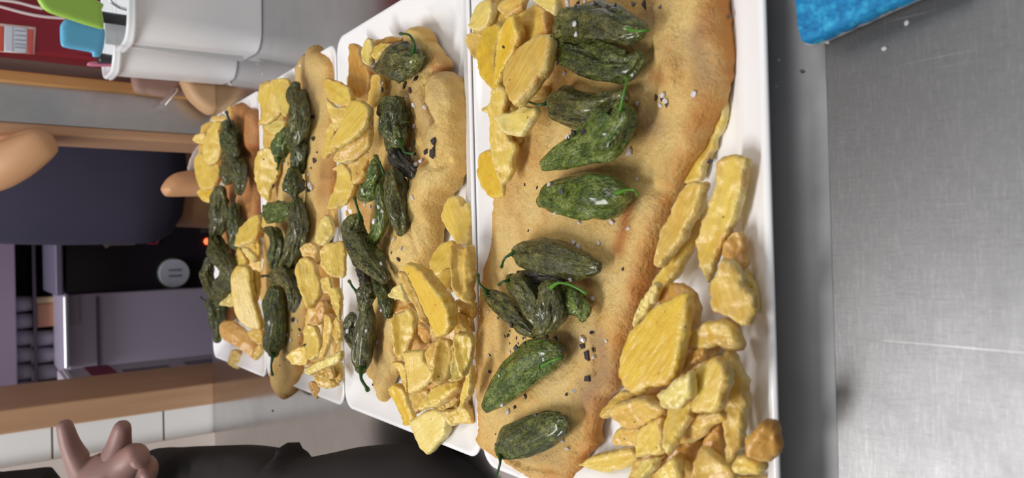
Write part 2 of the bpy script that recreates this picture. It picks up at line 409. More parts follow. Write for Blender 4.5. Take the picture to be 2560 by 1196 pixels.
# ================================================================== THE SETTING
CT = 0.0
structure('floor', (-1.6, -.8, -.92), (1.6, 3.2, -.9), plain('floor_tile', srgb(120, 112, 108), .5, noise_amt=.2))
ct = boxobj('steel_counter', (-.34, .213, -.05), (.75, 1.30, 0), steel_counter, 0)
tag(ct, 'long brushed steel counter carrying the platters and the white tubs', 'counter')
nt_ = empty('steel_worktop', (0, -.1, 0))
tag(nt_, 'scratched steel worktop nearest the viewer, in front of the dark gap', 'worktop')
boxobj('worktop_sheet', (-.8, -.5, -.03), (.9, .1795, .004), steel_table, .0004, nt_)
me = bpy.data.meshes.new('sloping_lip'); me.from_pydata([(-.34, .213, 0), (.75, .213, 0), (.75, .1796, -.0115), (-.34, .1796, -.0115), (-.34, .213, -.05), (.75, .213, -.05), (.75, .1796, -.05), (-.34, .1796, -.05)], [], [(0, 3, 2, 1), (4, 5, 6, 7), (3, 7, 6, 2), (0, 4, 7, 3), (1, 2, 6, 5), (0, 1, 5, 4)])  # slope shaped so the strip mirrors the brighter surroundings overhead
link('sloping_lip', me, steelmat('lip_steel', (.36, .36, .37, 1), .5, .05, (1, 20, 1)), ct, False, Matrix.Identity(4))
for (x, y) in ((-.76, -.46), (.86, -.46), (-.76, .14), (.86, .14)):
    boxobj('leg', (x-.02, y-.02, -.9), (x+.02, y+.02, -.03), steel_panel, .003, nt_)
# back wall with a pass-through opening
WY = 1.30; XL = -.222; XR = .188; TH = .13
def tilemat():
    m, nt, b = newmat('white_wall_tiles')
    tc = nd(nt, 'ShaderNodeTexCoord'); mp = nd(nt, 'ShaderNodeMapping'); nt.links.new(tc.outputs['Object'], mp.inputs[0])
    mp.inputs['Rotation'].default_value = (math.pi/2, 0, 0)
    br = nd(nt, 'ShaderNodeTexBrick'); br.offset = 0; nt.links.new(mp.outputs[0], br.inputs['Vector'])
    br.inputs['Color1'].default_value = (.9, .89, .88, 1); br.inputs['Color2'].default_value = (.92, .91, .9, 1); br.inputs['Mortar'].default_value = srgb(110, 98, 88)
    br.inputs['Scale'].default_value = 1; br.inputs['Mortar Size'].default_value = .0016; br.inputs['Brick Width'].default_value = .31; br.inputs['Row Height'].default_value = .1555; br.inputs['Mortar Smooth'].default_value = .2
    nt.links.new(br.outputs['Color'], b.inputs['Base Color']); b.inputs['Roughness'].default_value = .18; return m
tile_m = tilemat()
o = structure('wall_back', (-.306, WY+.004, -.9), (XL-.03, WY+TH, 2.2), tile_m)
o.location.z += 0; 
# shift the mesh so a mortar line falls at z=.078 and .2337 of the place
for v in o.data.vertices: v.co.z += .65-.078; v.co.x += .13
o.location.z -= .65-.078; o.location.x -= .13; o.matrix_world = Matrix.Translation(o.location)
structure('wall_left', (-1.6, WY-.004, -.9), (-.306, WY+TH, 2.2), plain('cream_panel', srgb(222, 208, 200), .35, noise_amt=.05))
structure('wall_right', (.204, WY, 0), (.262, WY+.02, 2.2), steelmat('brushed_wall_steel', (.62, .6, .6, 1), .3, .12, (20, 1, 1)))
structure('trim_1', (.262, WY-.012, 0), (.279, WY+.02, 2.2), wood('dark_wood', srgb(190, 140, 84), srgb(206, 156, 98)), .002)
structure('trim_2', (.279, WY-.004, 0), (.34, WY+.02, 2.2), plain('brown_wall', srgb(150, 132, 124), .5, noise_amt=.12, scale=8))
structure('trim_3', (.204, WY+.02, -.9), (1.6, WY+TH, 2.2), plain('wall_core', srgb(205, 198, 190), .6))
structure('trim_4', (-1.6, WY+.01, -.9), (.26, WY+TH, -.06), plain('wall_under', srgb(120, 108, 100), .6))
wd = wood_m
structure('window_1', (XL-.036, WY+.0005, -.6), (XL, WY+TH+.12, 1.6), wd, .003)
structure('window_2', (XR, WY+.0005, -.6), (XR+.016, WY+TH, 1.6), wd, .003)
structure('wall_reflector', (-.31, WY, 1.1), (.21, WY+TH, 2.2), plain('cream_wall', srgb(225, 220, 212), .6))  # unseen wall over the opening, added as a pale reflection for the counter
structure('wall_rear', (-1.6, 3.0, -.9), (1.6, 3.1, 2.2), plain('lavender_wall', srgb(176, 160, 178), .8, noise_amt=.1))
# red drinks cabinet beside the opening
rb = boxobj('red_fridge', (.297, WY-.06, 0), (.75, WY, .9), plain('red_enamel', srgb(132, 26, 40), .25, noise_amt=.12, scale=6), .008)
tag(rb, 'glossy dark red cabinet with white curved lines behind the tubs', 'cabinet')
YR = WY-.0605
wl = plain('white_print', srgb(225, 205, 205), .5)
for s in ('-20,0 130,15 300,45 500,100 640,130', '-60,80 100,125 300,180 500,225 700,255 980,275'):
    q = pts('h', s); tube('white_line', [Q(a, b, YR) for a, b in q], .0021, wl, rb)
def flat_on(reg, s, Y, T, m, name, parent, k=1):
    q = pts(reg, s); return pillow(name, q, np.array([0, Y, 0]), (0, 1, 0), T, m, rough_edge=0, lump=0, parent=parent, k=k, er=T*.4)
ll = flat_on('h', '-80,340 540,405 515,815 -80,770', YR, .001, plain('label_paper', srgb(230, 190, 180), .6), 'sticker', rb)
flat_on('h', '60,375 410,420 400,800 58,770', YR-.001, .001, plain('label_white', srgb(205, 208, 220), .6), 'paper_panel', ll)
flat_on('h', '412,435 505,445 495,812 405,808', YR-.001, .001, plain('label_red', srgb(190, 82, 80), .6), 'red_panel', ll)
flat_on('h', '-60,390 60,395 55,770 -60,765', YR-.001, .001, plain('label_orange', srgb(204, 84, 66), .6), 'orange_panel', ll)
ink = plain('grey_ink', srgb(130, 134, 150), .6)
for yy in (450, 520, 590, 650, 700): flat_on('h', '220,%d 385,%d 384,%d 219,%d' % (yy, yy+16, yy+27, yy+10), YR-.002, .0006, ink, 'printed_line', ll)
flat_on('h', '190,410 198,411 192,780 184,779', YR-.002, .0006, ink, 'printed_line', ll)

# ================================================================== PLATTERS
def platter(x0, x1, y0, y1, label, zr=.022):
    root = empty('serving_platter', ((x0+x1)/2, (y0+y1)/2, 0)); tag(root, label, 'platter', 'rectangular white platters in a row')
    cx, cy = (x0+x1)/2, (y0+y1)/2; hx, hy = (x1-x0)/2-.0008, (y1-y0)/2-.0008
    prof = [(.030, .0), (.027, .0), (.012, .004), (.0015, .0185), (0, .021), (.0006, zr), (.0022, zr+.0006), (.0042, zr), (.006, zr-.0016), (.016, zr-.0045), (.024, zr-.0095), (.029, zr-.0132), (.034, .0076), (.038, .0068), (.05, .0066), (.075, .0066)]
    nseg = 9; bm = bmesh.new(); rings = []
    for (ins, z) in prof:
        a, b = hx-ins, hy-ins; r = max(.004, .016-ins*.0+(.006 if ins > .03 else 0)) ; r = min(r, a, b); ring = []
        for q, (sx, sy) in enumerate(((1, 1), (-1, 1), (-1, -1), (1, -1))):
            for k in range(nseg+1):
                an = q*math.pi/2+k/nseg*math.pi/2
                ring.append(bm.verts.new((cx+sx*(a-r)+r*math.cos(an), cy+sy*(b-r)+r*math.sin(an), z)))
        rings.append(ring)
    for r1, r2 in zip(rings[:-1], rings[1:]):
        n = len(r1)
        for i in range(n): bm.faces.new((r1[i], r1[(i+1) % n], r2[(i+1) % n], r2[i]))
    bm.faces.new(rings[-1]); bm.faces.new(rings[0][::-1])
    bmesh.ops.translate(bm, verts=bm.verts, vec=(-cx, -cy, 0)); bmesh.ops.recalc_face_normals(bm, faces=bm.faces)
    me = bpy.data.meshes.new('dish'); bm.to_mesh(me); bm.free()
    o = link('dish', me, china, root, True, Matrix.Translation((cx, cy, 0)))
    return root
platter(-.165, .214, .945, 1.205, 'white rectangular platter farthest away, against the opening')
platter(-.162, .215, .6965, .9445, 'white rectangular platter second from the back, hook-shaped peppers on it')
platter(-.161, .218, .448, .696, 'white rectangular platter with a folded fish fillet, second nearest')
platter(-.163, .219, .1975, .4475, 'white rectangular platter nearest the viewer beside the blue cloth')

# ================================================================== FISH
def zplane(z): return np.array([0, 0, z])
UP = (0, 0, 1)
X_ = lambda s: pts('X', s)
f4 = X_('1430,-60 1560,-75 1700,-70 1800,-40 1822,30 1828,90 1834,150 1826,200 1812,245 1790,300 1765,350 1738,400 1712,445 1692,500 1674,560 1658,610 1640,680 1622,740 1602,800 1580,850 1560,905 1556,960 1528,990 1505,1040 1497,1080 1498,1110 1470,1140 1452,1175 1430,1210 1400,1200 1345,1200 1295,1170 1248,1142 1222,1128 1205,1108 1200,1090 1208,1072 1206,1000 1204,930 1203,880 1206,800 1211,740 1222,670 1236,620 1242,560 1250,490 1266,420 1285,365 1298,320 1325,262 1350,215 1372,180 1390,120 1398,50 1405,0')
fish4 = pillow('fried_fish_fillet', f4, zplane(.0155), UP, .015, fish_m[0], step=.0019, er=.006, rimb=.0016, seed=4, rough_edge=.0012, lump=.0016, lumpf=45, edgew=.012, k=4,
  feats=[(X_('1690,40 1700,150 1690,250'), .004, .008), (X_('1760,0 1790,100 1780,220 1740,330'), .003, .008), (X_('1625,150 1640,300'), -.0015, .007), (X_('1670,30 1672,140'), .003, .003),
         (X_('1720,170 1715,210'), .003, .004), (X_('1505,820 1507,930'), -.004, .0012), (X_('1560,450 1660,470 1700,480'), -.0035, .004), (X_('1640,560 1600,700 1560,820'), .0035, .012),
         (X_('1460,1180 1330,1160 1290,1140'), -.003, .0015), (X_('1450,970 1480,1040 1460,1120'), -.003, .005), (X_('1590,120 1640,260 1620,330'), .002, .008)],
  spots=[('brown', X_('1590,520 1585,580 1570,620'), .006, 1), ('brown', X_('1480,690 1495,720 1500,760'), .004, .7), ('brown', X_('1660,190 1690,205'), .005, .8), ('brown', X_('1800,30 1790,90'), .006, .7), ('brown', X_('1380,500 1385,540'), .005, .4), ('brown', X_('1320,540 1330,580'), .005, .35), ('brown', X_('1700,120 1720,170'), .006, .4), ('brown', X_('1300,1090 1290,1120'), .007, .5), ('brown', X_('1780,250 1760,330'), .006, .5), ('brown', X_('1490,1000 1480,1180'), .007, .5), ('brown', X_('1430,20 1480,30'), .008, .4), ('grey', X_('1520,850 1530,930 1480,990'), .010, 1), ('grey', X_('1640,290 1660,320'), .008, .9), ('grey', X_('1770,110 1790,190'), .009, .9), ('grey', X_('1640,50 1650,60'), .008, .9), ('grey', X_('1450,850 1460,860'), .008, .8), ('grey', X_('1340,1120 1420,1150'), .012, .5), ('brown', X_('1640,640 1600,780'), .006, .5), ('brown', X_('1290,460 1295,520'), .008, .35), ('brown', X_('1345,400 1420,450 1500,440'), .006, .3)])
tag(fish4, 'flat breaded fish fillet on the nearest platter, largest of the fillets', 'fried fish', 'breaded fish fillets')
f3 = X_('1010,105 1026,84 1041,72 1056,66 1072,72 1083,90 1084,104 1098,118 1107,135 1124,150 1124,168 1116,180 1136,182 1154,197 1164,226 1169,263 1170,301 1169,345 1165,385 1161,423 1142,470 1112,511 1103,551 1100,590 1093,625 1080,660 1060,710 1040,760 1015,820 998,870 1002,915 996,935 984,950 976,970 968,1003 958,998 945,960 934,944 926,920 932,880 940,830 936,780 930,700 926,620 905,560 888,520 893,480 908,450 930,385 945,330 950,250 958,190 975,140')
fish3 = pillow('fried_fish_fillet', f3, zplane(.0165), UP, .013, fish_m[1], step=.0019, er=.005, rimb=.0014, seed=9, rough_edge=.0014, lump=.0022, lumpf=50, edgew=.007, k=4,
  feats=[(X_('1130,230 1140,330 1110,440 1060,520 1050,620 1030,640'), .013, .022), (X_('1055,100 1060,200 1080,250'), .007, .015), (X_('1100,190 1098,260 1108,300'), -.011, .0035), (X_('1108,300 1140,315'), -.004, .004),
         (X_('1090,400 1130,420 1150,405'), -.006, .0045), (X_('1130,430 1100,520 1080,600'), .003, .008), (X_('1070,560 1078,630'), -.003, .002)],
  spots=[('brown', X_('1105,160 1115,175'), .008, .8), ('grey', X_('1060,240 1100,300'), .012, .7), ('grey', X_('1130,200 1140,240'), .012, .5), ('grey', X_('1120,350 1080,450'), .012, .3), ('brown', X_('1058,310 1060,330'), .010, .4), ('brown', X_('1065,405 1090,410'), .006, .6), ('brown', X_('950,820 965,860'), .016, .5), ('brown', X_('915,520 930,540'), .016, .6), ('grey', X_('940,900 970,940'), .01, .5)])
tag(fish3, 'straw-coloured breaded fillet folded along its right side, on the second nearest platter', 'fried fish', 'breaded fish fillets')
f2 = X_('757,150 765,138 778,132 786,118 795,113 805,125 816,130 826,142 834,158 838,196 840,250 840,320 840,400 837,480 830,540 815,600 795,690 775,780 760,860 752,910 757,935 750,965 735,985 713,998 697,985 686,960 684,930 690,890 680,820 672,780 656,740 656,700 668,655 668,600 676,560 678,500 690,450 700,400 715,330 735,260 747,200 747,170')
fish2 = pillow('fried_fish_fillet', f2, zplane(.0165), UP, .014, fish_m[0], step=.004, er=.007, seed=14, rough_edge=.0012, lump=.0018, lumpf=45, edgew=.008, k=4,
  feats=[(X_('800,180 805,350 800,500 760,700'), .008, .018), (X_('790,140 820,170'), .004, .01), (X_('740,400 760,560'), -.003, .004), (X_('703,900 706,940'), .005, .003)],
  spots=[('grey', X_('780,150 800,250'), .02, .8), ('brown', X_('830,420 825,480'), .014, .7), ('brown', X_('690,500 700,510'), .012, .6), ('brown', X_('665,720 668,600'), .012, .5), ('grey', X_('720,850 730,920'), .014, .4)])
tag(fish2, 'long narrow breaded fish on the second farthest platter, pale grey tail end', 'fried fish', 'breaded fish fillets')
f1 = X_('592,300 598,280 608,262 616,256 630,270 646,280 654,318 650,350 646,368 640,382 642,427 648,467 650,507 648,540 632,565 620,600 600,650 590,700 584,760 577,805 562,805 553,760 558,700 558,600 562,520 568,470 580,420 592,380 590,330')
fish1 = pillow('fried_fish_fillet', f1, zplane(.0165), UP, .014, fish_m[2], step=.005, er=.007, seed=19, rough_edge=.0012, lump=.002, lumpf=45, edgew=.006, k=4,
  feats=[(X_('612,275 600,330 612,370'), .010, .014), (X_('640,300 640,370'), .008, .012), (X_('620,430 620,520'), .009, .016), (X_('610,392 642,385'), -.006, .006)],
  spots=[('brown', X_('630,300 635,365'), .02, .8), ('brown', X_('632,480 630,530'), .014, .5)])
tag(fish1, 'small reddish-brown breaded fish with a folded end, on the farthest platter', 'fried fish', 'breaded fish fillets')
G4, G3, G2, G1 = ('green peppers on the nearest platter', 'green peppers on the second nearest platter', 'green peppers on the second farthest platter', 'green peppers on the farthest platter')
# ================================================================== POTATOES
# plate, region, outline, layer, tone, thickness mm, label
GRP = {4: 'fried potato slices on the nearest platter', 3: 'fried potato slices on the second nearest platter', 2: 'fried potato slices on the second farthest platter', 1: 'fried potato slices on the farthest platter'}
nchip = 0
def chip(pl, reg, s, layer, tone, T, label, tilt=None, **kw):
    global nchip; nchip += 1
    q = pts(reg, s); T = T*.78; z = .0075+T/2000+layer*.0052
    c = P(*q[:, :2].mean(0), z); r = random.Random(nchip*11)
    lo, hi = {4: (-.08, .3), 3: (.15, .6), 2: (.45, .9), 1: (.6, 1.)}[pl]
    if tilt is None: tilt = (r.uniform(-.25, .25), r.uniform(lo, hi))
    elif pl < 4: tilt = (tilt[0], tilt[1]+lo)
    n = np.array([tilt[0], -tilt[1], 1.])
    a = dict(lump=.0013, lumpf=80, rough_edge=.0011, bend=r.uniform(-.06, .1), edgew=.0032, er=T/1000*.24, wedge=r.uniform(-.25, .25), k=5, crease=r.uniform(-.45, .45) if r.random() < .75 else None, rimb=.0013)
    a.update(kw)
    o = pillow('fried_potato_slice', q, c, n, T/1000, chips_m[tone], seed=nchip*1.37, **a)
    tag(o, label, 'fried potato', GRP[pl]); return o
YEL, GOL, PAL, BRO, DEE = range(5)
# nearest platter, heap at its back right
chip(4, 'A', '95,60 150,0 230,-10 240,40 225,130 180,220 110,240 65,210 70,140', 4, PAL, 9, 'pale wrinkled potato slice at the far edge of the nearest platter, at the photo top')
chip(4, 'A', '240,10 300,-30 340,60 300,160 220,190 200,230 190,120', 2, YEL, 9, 'yellow potato slice wedged behind the pale wrinkled one on the nearest platter')
chip(4, 'A', '280,40 350,-10 480,-30 450,60 380,115 320,140 275,90', 5, GOL, 9, 'crusty-edged golden slice at the photo top, nearest platter back heap')
chip(4, 'A', '25,320 60,260 120,245 150,300 130,440 100,445 60,390', 2, GOL, 8, 'small golden slice poking over the back rim of the nearest platter')
chip(4, 'A', '45,465 100,460 135,500 130,560 80,530', 1, BRO, 7, 'tiny brown potato tip sticking out over the back rim of the nearest platter')
chip(4, 'A', '150,250 230,190 290,200 280,300 262,450 275,560 300,670 240,690 150,600 110,480 115,360', 5, DEE, 11, 'deep yellow crescent wedge with a blistered left edge, back heap of nearest platter', tilt=(.2, .1))
chip(4, 'A', '270,230 350,130 410,120 435,200 430,300 370,450 320,560 300,640 270,600 255,480 260,350', 6, DEE, 11, 'long yellow wedge with a black fleck, between two crescents in the back heap', tilt=(-.3, .1))
chip(4, 'A', '440,120 560,30 640,100 650,200 640,270 520,300 420,360 430,230', 4, GOL, 10, 'golden potato chunk touching the top of the largest slice in the back heap')
chip(4, 'A', '510,-10 560,-40 690,-40 715,60 705,135 640,80', 6, PAL, 8, 'pale triangular potato slice beside the glossy dark pepper, photo top')
chip(4, 'A', '640,120 700,130 720,200 690,300 630,280', 3, BRO, 8, 'brownish potato end half hidden between the heap and the topmost dark pepper')
chip(4, 'A', '330,470 420,350 540,280 665,258 665,400 640,520 540,660 420,790 380,790 330,700 300,600', 7, GOL, 12, 'largest golden lens-shaped slice of the back heap on the nearest platter', tilt=(.12, .2))
chip(4, 'A', '165,830 210,770 330,740 400,800 380,840 250,870', 4, PAL, 9, 'pale crusty potato sliver just above the fan-shaped slice on the nearest platter')
chip(4, 'A', '245,890 330,850 400,830 470,790 570,820 540,900 450,1010 380,1030 300,980', 6, PAL, 10, 'pale fan-shaped slice under the pepper stem on the nearest platter', tilt=(.1, .25))
chip(4, 'X', '1234,225 1270,225 1268,290 1272,335 1289,365 1290,390 1280,440 1262,465 1250,450 1235,400 1228,340 1227,290', 5, YEL, 10, 'long straight yellow fry lying against the fish edge, back of nearest platter')
chip(4, 'C', '90,180 110,90 160,50 200,100 235,200 250,300 235,345 180,352 120,290', 2.4, DEE, 9, 'round orange-yellow slice lying flat at the back rim of the nearest platter', tilt=(0, .05))
chip(4, 'A', '330,1000 430,1020 440,1050 390,1100 340,1095', 3, BRO, 8, 'small browned lump below the fan-shaped slice on the nearest platter')
chip(4, 'A', '640,650 600,740 530,750 490,720 540,680', 3, GOL, 9, 'small golden slice peeking out behind the pepper stem on the nearest platter')
chip(4, 'A', '560,600 650,480 665,560 620,660 540,670', 2, BRO, 8, 'browned potato in the gap between the largest back slice and the fish')
chip(4, 'A', '100,300 200,200 300,300 330,560 300,680 200,620 130,480', 1, GOL, 12, 'golden potato buried under the two yellow crescents of the back heap')
chip(4, 'A', '300,100 460,60 560,200 560,420 400,600 320,400', 2, GOL, 14, 'thick potato buried under the largest slice of the back heap')
# nearest platter, right of the fish
chip(4, 'X', '1811,214 1819,234 1821,268 1811,318 1793,351 1781,385 1768,412 1758,454 1716,456 1732,400 1748,352 1775,300 1795,260', 0, YEL, 7, 'thin greenish-yellow fry tucked against the near edge of the largest fish', tilt=(0, 0))
chip(4, 'D', '720,130 770,92 840,86 900,110 892,200 862,330 850,400 790,560 740,640 710,730 670,850 630,790 600,690 595,600 620,480 690,320 712,220', 3, YEL, 9, 'longest flat smooth yellow slice standing alone by the near rim', tilt=(-.05, .1), bend=.03)
chip(4, 'D', '480,330 560,248 665,255 635,320 610,420 560,500 520,580 440,690 400,762 350,740 372,600 420,460', 3, GOL, 10, 'tapering golden wedge with a burnt brown tip beside the fish near edge')
chip(4, 'D', '600,330 645,380 625,500 560,650 480,800 385,915 335,880 330,830 440,680 520,560 580,420', 1, YEL, 10, 'long yellow wedge lying partly under the burnt-tip wedge')
chip(4, 'D', '750,620 800,560 860,540 880,600 887,740 830,790 740,720', 3, BRO, 10, 'crusty brown-topped lump between the longest slice and the broad ribbed slice')
chip(4, 'D', '660,860 720,790 750,700 830,745 872,820 884,870 940,960 950,1040 900,1105 850,1112 790,1060 700,1040 655,960', 5, GOL, 11, 'broad ribbed slice with blistered end by the near rim', tilt=(.05, .15))
chip(4, 'D', '870,740 900,800 945,900 955,1000 930,1040 860,960', 2, YEL, 9, 'yellow sliver sticking out near-side of the broad ribbed slice')
chip(4, 'F', '400,250 500,150 620,100 690,93 693,180 670,330 650,440 620,560 570,640 470,650 380,692 300,650 270,580 278,470 330,330', 8, DEE, 10, 'very large flat yellow slice, biggest potato piece on any platter', tilt=(0, .12), lump=.0006, crease=None, rimb=.0004, bend=0)
chip(4, 'F', '370,180 420,100 480,30 515,38 508,110 440,200 380,290 350,260', 5, PAL, 9, 'crusty pale strip wedged between the fish edge and the biggest yellow slice')
chip(4, 'F', '500,130 560,45 620,28 690,60 745,155 735,250 700,340 640,400 560,300', 3, BRO, 12, 'golden-brown slice mostly hidden behind the biggest yellow slice')
chip(4, 'F', '690,350 740,290 820,250 900,240 950,270 1000,380 990,432 930,432 860,412 790,422 700,420', 5, GOL, 13, 'ribbed golden wedge lying crosswise just below the broad ribbed slice')
chip(4, 'F', '640,440 700,340 800,340 860,400 800,480 720,520 640,520', 3, BRO, 12, 'potato coloured brown as the shade under the crosswise ribbed wedge')  # browned piece stands in for the shadow under the wedge
chip(4, 'F', '650,480 720,420 790,402 788,470 700,530 640,590 600,590', 6, BRO, 9, 'small browned slice with a pink-tan end, right of the biggest yellow slice')
chip(4, 'F', '720,550 800,490 860,465 912,510 936,590 930,650 890,720 860,795 720,802 690,700 700,600', 7, YEL, 12, 'broad smooth five-sided yellow slice near the middle of the near heap', tilt=(0, .1), lump=.0007, crease=None, rimb=.0005)
chip(4, 'F', '900,450 950,435 1000,530 1032,600 1042,700 1022,850 1010,1000 970,1090 920,1110 905,1000 890,850 910,750 935,650 930,560', 4, GOL, 12, 'long vertical golden fry with two dark flecks along the near rim', bend=.04)
chip(4, 'F', '495,690 560,650 600,600 690,558 713,600 702,710 660,760 580,778 530,740', 9, PAL, 9, 'small pale crusty slice on top, between the biggest and the five-sided slices')
chip(4, 'F', '590,760 700,700 712,760 690,850 640,940 600,1010 558,1072 543,1000 545,880', 7, YEL, 7, 'thin greenish translucent slice standing in the near heap', tilt=(.3, 0))
chip(4, 'F', '650,900 700,810 780,795 890,790 897,850 830,880 740,960 640,1000 630,950', 5, GOL, 11, 'golden blistered slice below the five-sided slice')
chip(4, 'F', '150,810 200,740 290,670 400,690 330,740 250,800 180,845', 4, GOL, 10, 'narrow golden wedge reaching from the near heap onto the fish')
chip(4, 'F', '230,760 330,720 420,708 500,740 560,780 480,840 420,890 330,905 280,870 250,830', 6, GOL, 11, 'rounded blistered golden slice at the left of the near heap')
chip(4, 'F', '245,950 260,890 330,865 400,850 425,920 390,1000 320,1005 260,985', 4, GOL, 11, 'small knobbly potato end at the left of the near heap over the white dish')
chip(4, 'F', '390,1030 395,920 450,860 545,818 552,900 552,1040 460,1062 400,1064', 6, YEL, 11, 'yellow slice with a thick white blistered rim in the near heap')
chip(4, 'F', '35,1112 100,1060 200,1030 350,1003 388,1050 380,1092 290,1142 190,1162 110,1150', 1, YEL, 12, 'bright pointed yellow wedge lying apart on the dish, left of the near heap', tilt=(0, .1), lump=.0005, rimb=.0003)
chip(4, 'F', '360,1160 395,1090 460,1060 520,1070 470,1150 400,1240', 4, PAL, 10, 'pale wedge at the bottom of the photo beside the bright pointed wedge')
chip(4, 'F', '470,1200 560,1100 620,1055 635,1150 620,1240 450,1260', 6, YEL, 10, 'yellow triangular slice at the bottom of the photo')
chip(4, 'F', '630,1110 620,1045 680,1110 735,1180 710,1260 630,1260', 5, GOL, 10, 'orange-gold wedge right of the triangular slice at the bottom of the photo')
chip(4, 'F', '700,1160 745,1010 800,1010 830,1050 890,1080 955,1150 960,1260 690,1260', 6, GOL, 12, 'broad grooved golden slice at the bottom of the photo, near heap')
chip(4, 'F', '600,1010 700,950 790,980 740,1050 745,1120 690,1140 630,1050', 3, BRO, 11, 'dark golden slice in the hollow of the near heap')
chip(4, 'F', '770,960 880,850 910,1000 905,1085 820,1040', 4, BRO, 11, 'golden-brown triangular face beside the long vertical fry')
chip(4, 'G', '1740,780 1850,650 1990,620 2070,700 2082,870 2060,960 1950,1045 1850,1000 1720,960', 6, BRO, 15, 'crusty brown potato knob hanging over the near rim', tilt=(0, .35))
chip(4, 'G', '1610,1130 1650,975 1740,950 1900,1040 1885,1150 1790,1167 1700,1155', 6, YEL, 12, 'pale yellow cut face just below the crusty brown knob')
chip(4, 'G', '1560,1150 1900,1160 1860,1270 1560,1270', 2, GOL, 12, 'golden fry end at the bottom edge of the photo by the near rim')
for i, (s, lay) in enumerate((('300,760 520,700 620,840 520,960 380,960 290,860', 1), ('600,600 800,560 900,700 820,860 640,820', 2), ('480,960 760,920 880,1060 700,1200 500,1180 420,1080', 1), ('700,780 900,700 930,900 880,1100 740,1000', 1), ('860,900 960,960 960,1180 840,1200 800,1060', 1), ('380,1080 560,1100 640,1260 340,1260', 1), ('430,330 640,300 620,560 400,560', 2), ('620,420 800,420 820,560 620,620', 1), ('440,600 640,580 600,760 460,760', 2))):
    chip(4, 'F', s, lay, (BRO, GOL)[i % 2], 15, 'buried golden potato, near heap, '+('under the rounded blistered slice', 'under the five-sided slice', 'below the thin translucent slice', 'between the five-sided slice and the long vertical fry', 'below the long vertical fry', 'at the photo bottom left of the grooved slice', 'under the middle of the biggest slice', 'under the crosswise ribbed wedge', 'under the lower end of the biggest slice')[i])
# second nearest platter
chip(3, 'H', '145,260 180,235 230,250 260,340 290,430 340,460 365,540 360,650 330,760 260,805 190,790 130,720 150,600 145,450', 4, BRO, 11, 'orange-brown long slice with a greenish burnt lower edge, back left corner of its platter')
chip(3, 'H', '260,390 270,270 330,188 378,200 392,300 370,420 340,460 280,420', 6, PAL, 9, 'small crusty curled potato strip beside the orange-brown slice with a burnt edge')
chip(3, 'H', '395,270 450,240 540,236 580,270 500,330 440,390 385,390', 5, YEL, 9, 'yellow potato tip tucked under the leaf-shaped pepper')
chip(3, 'H', '380,220 480,190 560,160 690,178 680,225 520,250 400,260', 3, BRO, 9, 'thin golden slice behind the curled pepper stem near the platter back corner')
chip(3, 'H', '370,560 470,540 480,650 462,760 430,840 350,885 328,860 350,700', 4, GOL, 9, 'smooth golden wedge between the burnt-edged slice and the fish')
chip(3, 'L', '93,170 120,132 200,155 272,190 285,240 300,300 272,338 190,330 125,280', 8, YEL, 8, 'ridged yellow slice fanned out at the top left, overhanging the next platter', tilt=(0, .1))
chip(3, 'L', '105,270 180,335 270,340 245,440 190,525 165,500 130,380', 6, YEL, 8, 'yellow slice directly under the ridged fanned slice')
chip(3, 'L', '150,600 190,530 250,420 280,320 340,292 410,320 427,400 400,480 330,570 260,612 200,642 160,625', 9, YEL, 10, 'broad smooth curved yellow slice lying on top of the left heap', tilt=(.1, .1), lump=.0007, crease=None, rimb=.0005)
chip(3, 'L', '75,690 98,600 108,520 155,448 185,520 165,590 200,650 160,682 100,722', 5, YEL, 9, 'yellow wedge overhanging the next platter, below the ridged slice')
chip(3, 'L', '195,690 260,620 340,570 400,500 450,488 440,600 400,670 320,730 250,742 212,722', 6, GOL, 10, 'golden slice with a brown-tipped corner under the broad curved slice')
chip(3, 'L', '130,1092 150,1000 190,900 198,780 240,752 290,810 307,920 270,1030 200,1092', 5, YEL, 10, 'plump crescent wedge alone at the bottom of the left heap')
chip(3, 'L', '165,720 190,665 240,700 262,750 200,748', 4, PAL, 8, 'small crusty corner piece above the plump crescent wedge')
chip(3, 'L', '158,800 205,768 225,800 195,828', 3, GOL, 7, 'tiny golden tip left of the plump crescent wedge')
chip(3, 'L', '250,760 330,740 400,680 445,690 405,800 390,860 330,912 305,890 290,820', 3, GOL, 10, 'orange-gold slice lying against the fish, right of the plump crescent')
chip(3, 'L', '255,1120 285,1010 320,1040 335,1120 270,1145', 1, BRO, 7, 'small crumbly fried scrap just above the round-headed pepper')
chip(3, 'L', '200,400 330,330 420,480 380,700 240,760 180,600', 2, GOL, 13, 'golden potato buried under the broad curved slice of the left heap')
chip(3, 'H', '150,500 360,480 440,800 330,1000 100,1000', 1, GOL, 12, 'golden potato buried below the burnt-edged slice')
chip(3, 'I', '1070,850 1100,740 1160,660 1240,630 1290,720 1330,705 1370,880 1375,1060 1330,1132 1250,1140 1190,1080 1110,960', 2, YEL, 12, 'notched yellow slice alone in the near corner gap beside the folded fish', tilt=(.1, .1))
chip(3, 'J', '950,320 960,200 1020,100 1100,30 1180,10 1210,60 1200,280 1100,350 1040,370 960,380', 3, YEL, 11, 'rounded yellow slice with long ribs below the notched slice')
chip(3, 'J', '973,435 1050,350 1110,290 1190,285 1205,440 1195,515 1080,512 1020,480', 5, YEL, 10, 'small pointed yellow wedge against the frame-like blistered slice')
chip(3, 'J', '1180,80 1240,50 1300,90 1375,50 1385,250 1380,500 1372,632 1310,628 1230,580 1190,480 1172,250', 6, GOL, 10, 'long slice with two raised blistered edges along the near rim', feats=[(pts('J', '1205,100 1200,300 1225,500 1320,610'), .003, .0025), (pts('J', '1335,100 1330,350 1340,560'), .003, .0025)])
